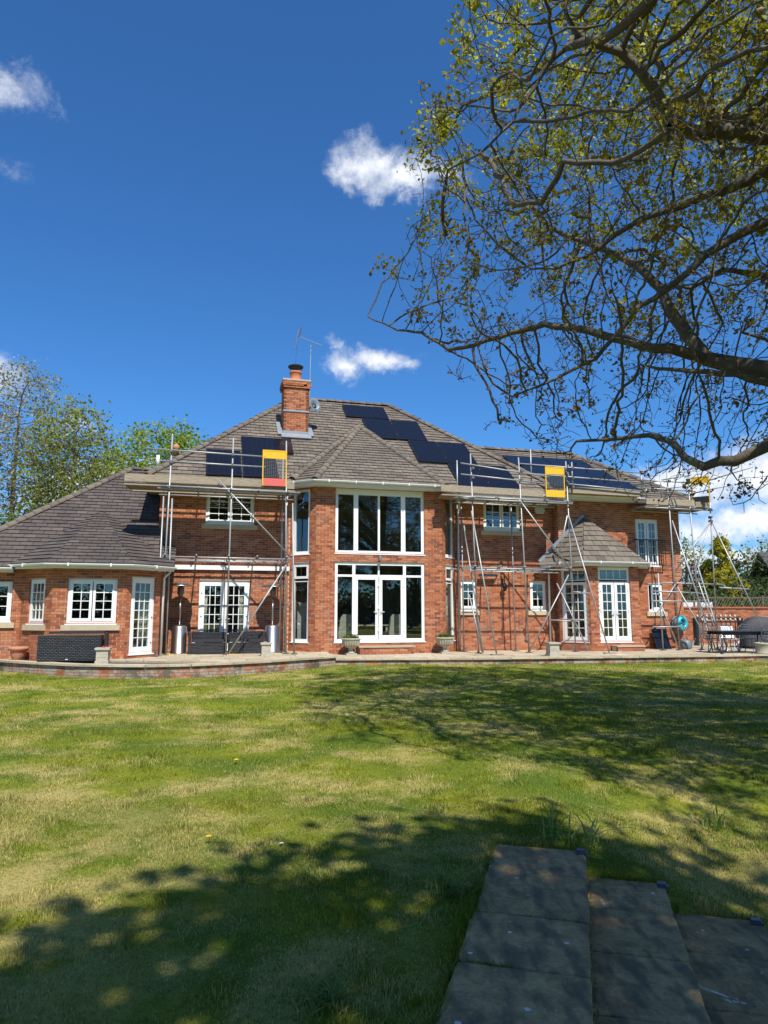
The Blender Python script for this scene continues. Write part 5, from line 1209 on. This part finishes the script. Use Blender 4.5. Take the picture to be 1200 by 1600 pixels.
def branch_mesh(P, par, r, name, m, thick):
    kids = [[] for _ in P]
    for i, p in enumerate(par):
        if p >= 0: kids[p].append(i)
    mb = MB()
    starts = [i for i in range(len(P)) if par[i] < 0]; stack = [(None, i) for i in starts]
    while stack:
        base, i = stack.pop(); ch_ = [] if base is None else [base]
        while True:
            ch_.append(i)
            if not kids[i]: break
            ks = sorted(kids[i], key=lambda q: -r[q])
            for q in ks[1:]: stack.append((i, q))
            i = ks[0]
        if len(ch_) < 2: continue
        rr_ = [r[q] for q in ch_]
        if base is not None: rr_[0] = min(r[base], rr_[1] * 1.15)
        R0 = max(rr_); n = 9 if R0 > .05 else 5 if R0 > .012 else 3
        mb.tube([P[q] for q in ch_], rr_, n, False)
    return mb.mesh(name, m, True)
def ellipsoid(n, c, rad, g, shell=.5):
    p = g.normal(size=(n, 3)); p /= np.linalg.norm(p, axis=1)[:, None]; p *= (g.random((n, 1)) ** shell); return p * np.array(rad) + np.array(c)
def sprouts(P, par, r, g, lim, k, L):
    """short zigzag side twigs on thin branches"""
    idx = np.where((r < lim) & (par >= 0))[0]; V_, Pn = [], []
    newP, newpar, newr = [], [], []
    base = len(P)
    for i in idx:
        for _ in range(g.poisson(k)):
            d = g.normal(size=3); d[2] += .25; d /= np.linalg.norm(d); p = P[i]; prev = i; l = L * (.5 + g.random())
            for s in range(3):
                d2 = d + g.normal(size=3) * .28; d2 /= np.linalg.norm(d2); p = p + d2 * l / 3; newP.append(p); newpar.append(prev); newr.append(.0042); prev = base + len(newP) - 1
    return np.concatenate([P, np.array(newP)]), np.concatenate([par, np.array(newpar)]), np.concatenate([r, np.array(newr)])
def tree(name, label, cat, base, trunk_pts, trunk_r, attr, step, di, dk, its, tip, leaf_n, leaf_size, leaf_m, seed, bark='bark', group=None, clump=.12, limbs=(), spr=None, leaf_lim=None, prob=None, ex=2.3, rndf=None, jit=.25, buds=None):
    g = np.random.default_rng(seed); b = np.array(base, float)
    paths = [(trunk_pts, trunk_r, None)] + [(p, rr_, 1) for p, rr_ in limbs]
    P, par, fix = colonize(paths, attr, step, di, dk, its, g, jit)
    r = radii(P, par, fix, tip, ex)
    if spr: P, par, r = sprouts(P, par, r, g, *spr)
    t = thing(name, label, cat, base, 0, group)
    bo = link('trunk', branch_mesh(P - b, par, r, 'trunk', bark, 0), None, t)
    haskid = np.zeros(len(P), bool); haskid[par[par >= 0]] = True
    tips = np.where((~haskid) | (r < (leaf_lim or tip * 1.3)))[0]
    if prob is not None: tips = tips[g.random(len(tips)) < prob(P[tips])]
    c = np.repeat(P[tips], leaf_n, 0) - b + g.normal(size=(len(tips) * leaf_n, 3)) * clump
    base_r = np.repeat(g.random(len(tips)), leaf_n) * .6 + g.random(len(c)) * .4
    sizes = leaf_size
    if buds:
        bt = np.where(r < .0060)[0]; bt = bt[g.random(len(bt)) < buds[0]]; cb = np.repeat(P[bt], buds[1], 0) - b + g.normal(size=(len(bt) * buds[1], 3)) * .022
        sizes = np.concatenate([np.full((len(c), 1), leaf_size), np.full((len(cb), 1), buds[2])]); c = np.concatenate([c, cb]); base_r = np.concatenate([base_r, g.random(len(cb)) * .7])
    if rndf is not None: base_r = rndf(c + b, base_r)
    stuff(link('crown', leaf_mesh(c, sizes, g, 'crown', leaf_m, .2, base_r), None, t))
    return t
g = np.random.default_rng(3)
LIMBS = {
 'A': [(5.08, 8.5, 4.41), (4.89, 8.7, 4.66), (4.59, 8.9, 4.78), (4.32, 9.1, 4.96), (4.17, 9.3, 5.35), (4.01, 9.5, 5.86), (3.98, 9.7, 6.24), (3.79, 9.9, 6.64), (3.54, 10.1, 6.95), (3.22, 10.3, 7.26), (2.93, 10.5, 7.48)],
 'B': [(3.89, 8.7, 4.94), (3.53, 8.93, 5.03), (3.11, 9.16, 5.27), (2.66, 9.39, 5.51), (2.28, 9.62, 5.65), (1.86, 9.85, 5.63), (1.33, 10.08, 5.52), (0.97, 10.31, 5.56), (0.6, 10.54, 5.91), (0.2, 10.77, 6.05), (-0.26, 11.0, 6.37)],
 'C': [(4.45, 7.5, 3.65), (4.22, 7.62, 3.43), (3.92, 7.75, 3.29), (3.62, 7.88, 3.24), (3.46, 8.0, 3.36), (3.38, 8.12, 3.58), (3.17, 8.25, 3.69), (2.79, 8.38, 3.68), (2.36, 8.5, 3.68)],
 'D': [(5.21, 8.0, 7.51), (4.67, 7.91, 7.34), (4.16, 7.82, 7.31), (3.66, 7.73, 7.27), (3.36, 7.64, 7.33), (3.22, 7.55, 7.59), (2.98, 7.45, 7.84), (2.73, 7.36, 8.01), (2.41, 7.27, 8.03), (2.17, 7.18, 8.06), (2.04, 7.09, 8.25), (2.0, 7.0, 8.57)],
 'E': [(5.13, 8.2, 7.05), (4.81, 8.34, 7.14), (4.55, 8.49, 7.06), (4.11, 8.63, 6.97), (3.74, 8.78, 6.88), (3.45, 8.92, 6.83), (3.15, 9.07, 6.68), (2.83, 9.21, 6.48), (2.42, 9.36, 6.36), (2.09, 9.5, 6.43)],
 'F': [(5.42, 8.5, 8.53), (5.01, 8.75, 8.16), (4.63, 9.0, 8.45), (4.23, 9.25, 8.94), (3.91, 9.5, 9.98), (3.55, 9.75, 10.75), (3.37, 10.0, 11.67)],
 'G': [(4.96, 8.0, 6.41), (4.46, 8.11, 6.23), (3.95, 8.23, 5.96), (3.66, 8.34, 5.68), (3.21, 8.46, 5.39), (2.66, 8.57, 4.77), (2.19, 8.69, 4.55), (1.64, 8.8, 4.34)],
 'H': [(5.5, 9.0, 6.0), (5.19, 9.2, 6.19), (4.77, 9.4, 6.38), (4.39, 9.6, 6.19), (4.02, 9.8, 6.34)],
 'I': [(5.08, 8.5, 4.33), (4.47, 8.68, 4.59), (3.98, 8.85, 4.7), (3.64, 9.02, 4.8), (3.45, 9.2, 4.91)],
 'K': [(2.14, 7.1, 7.94), (1.8, 7.22, 7.65), (1.45, 7.35, 7.11), (1.1, 7.47, 6.8), (0.74, 7.6, 6.69)]}
RAD = {'A': (.145, .032), 'B': (.075, .012), 'C': (.085, .016), 'D': (.12, .02), 'E': (.08, .014), 'F': (.09, .02), 'G': (.07, .012), 'H': (.06, .015), 'I': (.06, .012), 'K': (.03, .010)}
TRK = {'A': ((8.2, 9.0, 3.4), (6.4, 8.6, 3.9)), 'C': ((8.15, 9.0, 3.0), (6.2, 8.0, 3.75)), 'D': ((8.2, 9.0, 5.6), (6.6, 8.4, 7.1)), 'E': ((8.2, 9.0, 5.0), (6.6, 8.6, 6.5)), 'F': ((8.2, 9.0, 6.4), (6.8, 8.8, 8.0)), 'G': ((8.2, 9.0, 4.6), (6.4, 8.4, 6.0)), 'H': ((8.2, 9.0, 4.2), (6.6, 9.0, 5.6)), 'I': ((8.2, 9.0, 3.2), (6.2, 8.6, 4.0))}
limbs = []
for k, pts in LIMBS.items():
    r0, r1 = RAD[k]; pre = list(TRK.get(k, ())); full_ = pre + pts; n = len(full_)
    rads = [r0 * 1.6 for _ in pre] + [r0 + (r1 - r0) * (i / (len(pts) - 1)) ** .8 for i in range(len(pts))]
    limbs.append((full_, rads))
attr = ellipsoid(14000, (5.4, 8.4, 7.9), (5.8, 5.6, 5.3), g, .5)
attr = np.concatenate([attr, ellipsoid(2600, (7.2, 3.6, 7.2), (3.6, 3.2, 2.8), g, .5)]); attr = attr[(attr[:, 2] > 2.9)]  # second mass: crown mostly out of view at right, added to shade the lawn
wide = np.array([7.2, 7.7]); ang = attr[:, 0] / np.maximum(attr[:, 1], 1.0); elv = (attr[:, 2] - 1.6) / np.maximum(attr[:, 1], 1.0)
attr = attr[ang > np.interp(elv, [.15, .3, .45, .6, .75, 1.0], [.20, .09, -.035, .01, .07, .10]) + .03 * np.sin(elv * 23)]   # ragged outer edge of the crown
low_edge = (attr[:, 0] < 1.2) & (attr[:, 2] < 3.9)
attr = attr[~low_edge]
oak_trunk = [(8.5, 9.2, -.1), (8.35, 9.1, 1.5), (8.2, 9.0, 3.0), (8.2, 9.0, 4.6), (8.25, 9.0, 6.4), (8.5, 9.0, 8.5), (8.4, 9.3, 10.5)]
def oak_prob(p): return np.where(p[:, 0] > .60 * p[:, 1], .75, np.interp(p[:, 2], [3, 5.5, 6.8, 8.2, 9.5], [.03, .05, .12, .32, .58])) * (.35 + .65 * (np.sin(p[:, 0] * 3.3 + p[:, 2] * 2.1) * np.sin(p[:, 1] * 2.9 + p[:, 2] * 2.7) > -.25))  # leaves set denser out of view at right, to dapple the lawn
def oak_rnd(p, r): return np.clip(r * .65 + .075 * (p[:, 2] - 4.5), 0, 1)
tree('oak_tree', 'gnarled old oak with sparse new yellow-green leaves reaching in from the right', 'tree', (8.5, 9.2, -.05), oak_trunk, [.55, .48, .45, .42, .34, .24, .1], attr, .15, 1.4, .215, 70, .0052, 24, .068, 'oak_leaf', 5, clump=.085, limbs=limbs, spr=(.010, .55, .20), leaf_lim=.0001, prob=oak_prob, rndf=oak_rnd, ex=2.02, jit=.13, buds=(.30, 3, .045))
# second oak behind the viewer: it shades the foreground
attr = ellipsoid(3200, (4.1, -5.3, 8.6), (4.6, 4.7, 3.6), g, .45)
tree('oak_tree', 'broad oak behind the viewer whose crown shades the foreground lawn and steps', 'tree', (5.2, -6.6, -.05), [(5.2, -6.6, -.1), (5.0, -6.4, 2.2), (4.7, -6.0, 4.2), (4.2, -5.6, 6.0), (3.9, -5.4, 8.0)], [.5, .42, .38, .28, .12], attr, .4, 3, .5, 40, .008, 30, .22, 'green_leaf', 6, clump=.28)
for k, (x, y, h, lab) in enumerate([(33, -26, 11, 'tall tree far behind the viewer, mirrored in the bay windows'), (-22, -34, 9, 'tree at the far left behind the viewer')]):
    attr = ellipsoid(420, (x, y, h * .55), (5.2, 5, h * .45), g, .4)
    tree('garden_tree', lab, 'tree', (x, y, 0), [(x, y, -.1), (x + .2, y, h * .3), (x, y, h * .6)], [.4, .3, .15], attr, .8, 5, 1.2, 30, .02, 24, .5, 'dark_leaf', 20 + k, clump=.5, group='trees behind the viewer')
# background left
def bg_tree(name, label, x, y, h, rx, z0, n, leaf_n, size, m, seed, clump, bark='bark', step=.5, dk=.8, prob=None, tipr=.02, shell=.5, lean=0, group='background trees'):
    attr = ellipsoid(n, (x + lean, y, (h + z0) / 2), (rx, rx, (h - z0) / 2), g, shell)
    return tree(name, label, 'tree', (x, y, 0), [(x, y, -.2), (x + lean * .3, y, z0 * .8), (x + lean * .6, y, z0 + (h - z0) * .3), (x + lean, y, z0 + (h - z0) * .75)], [.24, .18, .13, .05], attr, step, 4, dk, 40, tipr, leaf_n, size, m, seed, bark=bark, group=group, clump=clump, prob=prob)
bg_tree('ash_tree', 'slender tree with sparse spring leaves above the left roof', -15.6, 35, 12.6, 2.6, 4.5, 1000, 24, .15, 'sparse_leaf', 31, .3, tipr=.012, step=.4, dk=.55)
bg_tree('ash_tree', 'taller thin tree with brownish buds at the left frame edge', -19.6, 37, 15.2, 3.2, 4.0, 1100, 26, .14, 'blossom_leaf', 32, .32, tipr=.012, step=.4, dk=.6)
bg_tree('ash_tree', 'sparse leafy tree between the left edge and the slender one', -17.4, 39, 12.5, 3.0, 4.0, 700, 22, .15, 'sparse_leaf', 33, .32, tipr=.012, step=.45, dk=.6)
bg_tree('leafy_tree', 'dense bright green tree behind the left roof ridge', -14.4, 46, 14.0, 4.4, 5.5, 2200, 40, .19, 'bright_leaf', 34, .33, shell=.45)
bg_tree('leafy_bush', 'low bright green bush at the left edge behind the tiled roof', -18.6, 33, 6.6, 2.4, 1.2, 500, 26, .2, 'green_leaf', 35, .32, shell=.35)
# background right
g2 = np.random.default_rng(9)
def conifer(label, x, y, h, rad, m, seed):
    t = thing('conifer', label, 'tree', (x, y, 0), 0); gg = np.random.default_rng(seed)
    MB().tube([(0, 0, -.1), (0, 0, h * .9)], [.16, .02], 7).build('trunk', 'bark', t)
    c = []
    rn = []
    for i in range(150):
        z = h * (.05 + .95 * gg.random() ** 1.15); r = rad * (1 - z / h) ** .7 * (.45 + .75 * gg.random()); a = gg.random() * 6.28; q = np.array([r * math.cos(a), r * math.sin(a), z]); k = int(50 + 60 * gg.random())
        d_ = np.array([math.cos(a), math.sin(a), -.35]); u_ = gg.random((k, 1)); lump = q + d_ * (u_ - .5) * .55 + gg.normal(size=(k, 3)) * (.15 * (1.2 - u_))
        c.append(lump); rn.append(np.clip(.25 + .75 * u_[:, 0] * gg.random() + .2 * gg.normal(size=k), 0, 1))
    c = np.concatenate(c); rn = np.concatenate(rn)
    stuff(link('crown', leaf_mesh(c, .17, gg, 'crown', m, .3, rn), None, t))
conifer('golden yellow conifer standing behind the trellis wall', 20.7, 43.5, 6.0, 1.75, 'gold_leaf', 41)
conifer('smaller dark green conifer left of the golden one', 22.4, 49, 5.0, 1.2, 'green_leaf', 42)
bg_tree('purple_tree', 'purple-leaved tree behind the right end of the scaffold', 19.6, 45, 4.7, 1.9, 1.2, 380, 26, .2, 'purple_leaf', 43, .3, shell=.35)
bg_tree('leafy_tree', 'grey-green tree seen through the scaffold at the house corner', 23.0, 54, 7.6, 2.0, 2.0, 380, 14, .22, 'sparse_leaf', 44, .35)
bg_tree('leafy_tree', 'olive green tree right of the golden conifer', 26.6, 52, 6.0, 2.4, 1.0, 420, 24, .22, 'dark_leaf', 45, .35, shell=.35)
bg_tree('leafy_tree', 'pale feathery tree at the right frame edge', 31.4, 58, 7.8, 3.0, 2.0, 420, 12, .22, 'sparse_leaf', 46, .4)
bg_tree('leafy_bush', 'bright green bush at the right edge behind the trellis', 23.6, 44, 3.4, 2.2, .6, 260, 26, .2, 'green_leaf', 47, .3, shell=.35)
bg_tree('leafy_bush', 'dark green shrub just behind the trellis wall', 20.0, 40, 3.5, 2.2, .6, 260, 24, .2, 'dark_leaf', 48, .3, shell=.35)
bg_tree('leafy_bush', 'mid green shrub behind the parked van', 18.2, 41, 3.0, 2.0, .5, 260, 26, .2, 'green_leaf', 49, .3, shell=.35)
# far hedge line closing the horizon
hedge = []
for k in range(700): hedge.append(np.array([-110 + 260 * g2.random(), 95 + 12 * g2.random(), 1 + 4.6 * g2.random()]) + g2.normal(size=(14, 3)) * .7)
hedge = np.concatenate(hedge); stuff(link('far_hedge', leaf_mesh(hedge, 1.1, g2, 'far_hedge', 'dark_leaf', .1))); bpy.data.objects['far_hedge']['label'] = 'distant dark green hedge line along the horizon'; bpy.data.objects['far_hedge']['category'] = 'hedge'

hedge = []
for k in range(1500): hedge.append(np.array([-30 + 100 * g2.random(), -38 + 3 * g2.random(), .3 + 3.4 * g2.random() ** 1.3]) + g2.normal(size=(16, 3)) * .5)
hedge = np.concatenate(hedge); o = stuff(link('garden_hedge', leaf_mesh(hedge, .55, g2, 'garden_hedge', 'dark_leaf', .1))); o['label'] = 'tall dark hedge closing the garden behind the viewer, mirrored in the glass'; o['category'] = 'hedge'

# ------------------------------------------------------------------ grass
def grass(n, y0, y1, hgt, wid, g, seg2):
    """random blades over the visible wedge of lawn"""
    y = np.sqrt(g.random(n) * (y1 * y1 - y0 * y0) + y0 * y0); x = (g.random(n) * 2 - 1) * (.60 * y + .3)
    left_d = np.interp(x, [p[0] for p in left_edge] + [p[0] for p in mid_edge[1:]], [p[1] for p in left_edge] + [p[1] for p in mid_edge[1:]])
    s = (x - ST_P.x) * ST_R.x + (y - ST_P.y) * ST_R.y; t = (x - ST_P.x) * ST_D.x + (y - ST_P.y) * ST_D.y
    ok = (y < left_d + .02) & ~((s > -.015 + .03 * g.random(n)) & (s < 1.68) & (t < .0))
    x, y = x[ok], y[ok]; n = len(x); z = ground_z(x, y) - .004
    clump = (np.sin(x * 3.1 + 1.3 * np.sin(y * 2.3)) * np.sin(y * 2.7 + 1.7 * np.sin(x * 1.9)) + 1) / 2
    cl2 = (np.sin(x * 7.3 + 2.1 * np.sin(y * 3.9)) * np.sin(y * 6.1 + 1.9 * np.sin(x * 4.7)) + 1) / 2
    h = hgt * (.40 + .9 * g.random(n)) * (.60 + .6 * clump) * (.75 + 1.5 * cl2 ** 5); a = g.random(n) * 6.283; lean = np.abs(g.normal(size=n)) * .55; la = g.random(n) * 6.283
    wx, wy = np.cos(a) * wid, np.sin(a) * wid; dx, dy = np.cos(la) * lean * h, np.sin(la) * lean * h
    rn = g.random(n)
    if seg2:
        v = np.stack([np.stack([x - wx, y - wy, z], 1), np.stack([x + wx, y + wy, z], 1), np.stack([x + wx * .7 + dx * .35, y + wy * .7 + dy * .35, z + h * .6], 1), np.stack([x - wx * .7 + dx * .35, y - wy * .7 + dy * .35, z + h * .6], 1), np.stack([x + dx, y + dy, z + h * .95], 1)], 1)
        k = np.arange(n)[:, None] * 5; f = np.concatenate([k, k + 1, k + 2, k, k + 2, k + 3, k + 3, k + 2, k + 4], 1).ravel(); return v.reshape(-1, 3), f, np.repeat(rn, 5)
    v = np.stack([np.stack([x - wx, y - wy, z], 1), np.stack([x + wx, y + wy, z], 1), np.stack([x + dx, y + dy, z + h], 1)], 1)
    k = np.arange(n)[:, None] * 3; return v.reshape(-1, 3), np.concatenate([k, k + 1, k + 2], 1).ravel(), np.repeat(rn, 3)
gg = np.random.default_rng(77); VV, FF, RR = [], [], []; kk = 0
for args in ((230000, 2.3, 6.5, .027, .0019, gg, True), (190000, 6.2, 11.5, .034, .0032, gg, False), (240000, 11, 23.5, .034, .0060, gg, False)):
    v, f, r = grass(*args); VV.append(v); FF.append(f + kk); RR.append(r); kk += len(v)
def edge_grass(n, s0, s1, t0, t1, hgt, wid, g, z0):
    s_ = s0 + (s1 - s0) * g.random(n) ** 1.0; t_ = t0 + (t1 - t0) * g.random(n); keep = (np.sin(t_ * 9) * np.sin(t_ * 4.3 + 1) + g.random(n) * 1.3) > .15; s_, t_ = s_[keep], t_[keep]; n = len(s_)
    x = ST_P.x + ST_R.x * s_ + ST_D.x * t_; y = ST_P.y + ST_R.y * s_ + ST_D.y * t_; h = hgt * (.4 + g.random(n)); a = g.random(n) * 6.283; la = g.random(n) * 6.283; l = h * (.3 + .7 * g.random(n))
    wx, wy = np.cos(a) * wid, np.sin(a) * wid; z = np.full(n, z0)
    v = np.stack([np.stack([x - wx, y - wy, z], 1), np.stack([x + wx, y + wy, z], 1), np.stack([x + l * np.cos(la), y + l * np.sin(la), z + h], 1)], 1)
    k = np.arange(n)[:, None] * 3; return v.reshape(-1, 3), np.concatenate([k, k + 1, k + 2], 1).ravel(), np.repeat(g.random(n) * .7, 3)
for args in ((3800, -.05, .015, -3.4, .04, .055, .0022, gg, -.02), (900, 0, .6, -.01, .05, .06, .0022, gg, -.03), (900, .6, 1.1, 0, .06, .06, .0022, gg, -.19), (900, 1.1, 1.68, 0, .06, .06, .0022, gg, -.36), (260, .0, .6, -1.166, -1.154, .018, .002, gg, -.012), (160, .0, .25, -1.746, -1.734, .03, .002, gg, -.012), (120, .0, .6, -.526, -.514, .016, .002, gg, -.012), (700, .585, .63, -3.3, 0, .02, .0025, gg, -.166), (700, 1.08, 1.12, -3.3, 0, .02, .0025, gg, -.331)):
    v, f, r = edge_grass(*args); VV.append(v); FF.append(f + kk); RR.append(r); kk += len(v)
stuff(link('grass', np_mesh('grass', np.concatenate(VV), np.concatenate(FF), 3, 'grass_blade', np.concatenate(RR))))
bpy.data.objects['grass']['label'] = 'short patchy green and straw-coloured lawn grass'; bpy.data.objects['grass']['category'] = 'grass'
def tuft(name, label, x, y, n, L, spread, wid, seed, group=None, cat='plant', droop=.5):
    gg = np.random.default_rng(seed); z0 = float(ground_z(x, y)); mb = MB(); rn = []
    for k in range(n):
        a = gg.random() * 6.28; l = L * (.5 + .6 * gg.random()); s = spread * (.2 + gg.random()); b = Vector((gg.normal() * spread * .25, gg.normal() * spread * .25, 0)); d = Vector((math.cos(a), math.sin(a), 0)); sd = Vector((-d.y, d.x, 0)) * wid
        vs = []
        for i in range(6):
            t = i / 5; p = b + d * (s * t ** 1.6) + Vector((0, 0, l * (t - droop * t * t))); w2 = sd * (1 - t ** 2 * .92); vs += [p - w2, p + w2]
        mb.add(vs, [(2 * i, 2 * i + 1, 2 * i + 3, 2 * i + 2) for i in range(5)]); rn += [gg.random()] * 12
    me = mb.mesh(name, 'blade_leaf', True); a_ = me.attributes.new('rnd', 'FLOAT', 'POINT'); a_.data.foreach_set('value', rn)
    o = link(name, me); o.location = (x, y, z0); tag(o, label, cat, group); return o
tuft('leaf_clump', 'clump of long drooping strap leaves beside the top garden step', 1.40, 5.38, 40, .62, .46, .0075, 1, droop=.62)
tuft('leaf_clump', 'few grey-green strap leaves standing in the shaded lawn at right', 2.92, 6.6, 16, .40, .22, .0075, 2, droop=.45)
tuft('grass_tuft', 'long green grass tuft left of the stone steps', .36, 4.4, 200, .25, .20, .0028, 3)
tuft('grass_tuft', 'long grass tuft on the lawn further left of the steps', -.45, 4.6, 60, .14, .13, .003, 4)
tuft('grass_tuft', 'ragged grass tuft at the bottom edge beside the steps', -.25, 3.25, 110, .13, .16, .003, 5)
def dandelion(label, x, y, s=1):
    t = thing('dandelion', label, 'flower', (x, y, float(ground_z(x, y))), 0, 'yellow flowers in the lawn')
    MB().tube([(0, 0, 0), (.004, 0, .05)], .003, 5).build('stem', 'blade_leaf', t); h = MB()
    for k in range(26): a = k * 2.4; r = .022 * math.sqrt(k / 26) * s; h.box((r * math.cos(a), r * math.sin(a), .052 + .004 * (1 - k / 26)), (.014 * s, .006, .003), (math.cos(a), math.sin(a), .3), (-math.sin(a), math.cos(a), 0))
    h.build('flower_head', 'dandelion', t)
dandelion('yellow dandelion in the sunlit lawn, the nearer of two', -1.24, 5.30, .8); dandelion('yellow dandelion in the middle of the sunlit lawn, the farther of two', -1.59, 7.95, .95)
o = MB().prism([(-.016, 0, 0), (.0, -.01, .004), (.02, .0, .002), (.005, .012, .005)], (0, 0, .002)).build('fallen_petal', 'white_petal'); o.location = (-.72, 5.24, float(ground_z(-.72, 5.24)) + .022); tag(o, 'white fallen petal at the edge of the foreground shade', 'petal')
o = MB().prism([(-.05, 0, 0), (.0, -.03, .008), (.06, .0, .004), (.01, .035, .01)], (0, 0, .002)).build('fallen_leaf', 'blade_leaf'); o.location = (-.02, 4.75, float(ground_z(-.02, 4.75)) + .03); tag(o, 'pale fallen leaf in the shaded foreground grass', 'leaf')
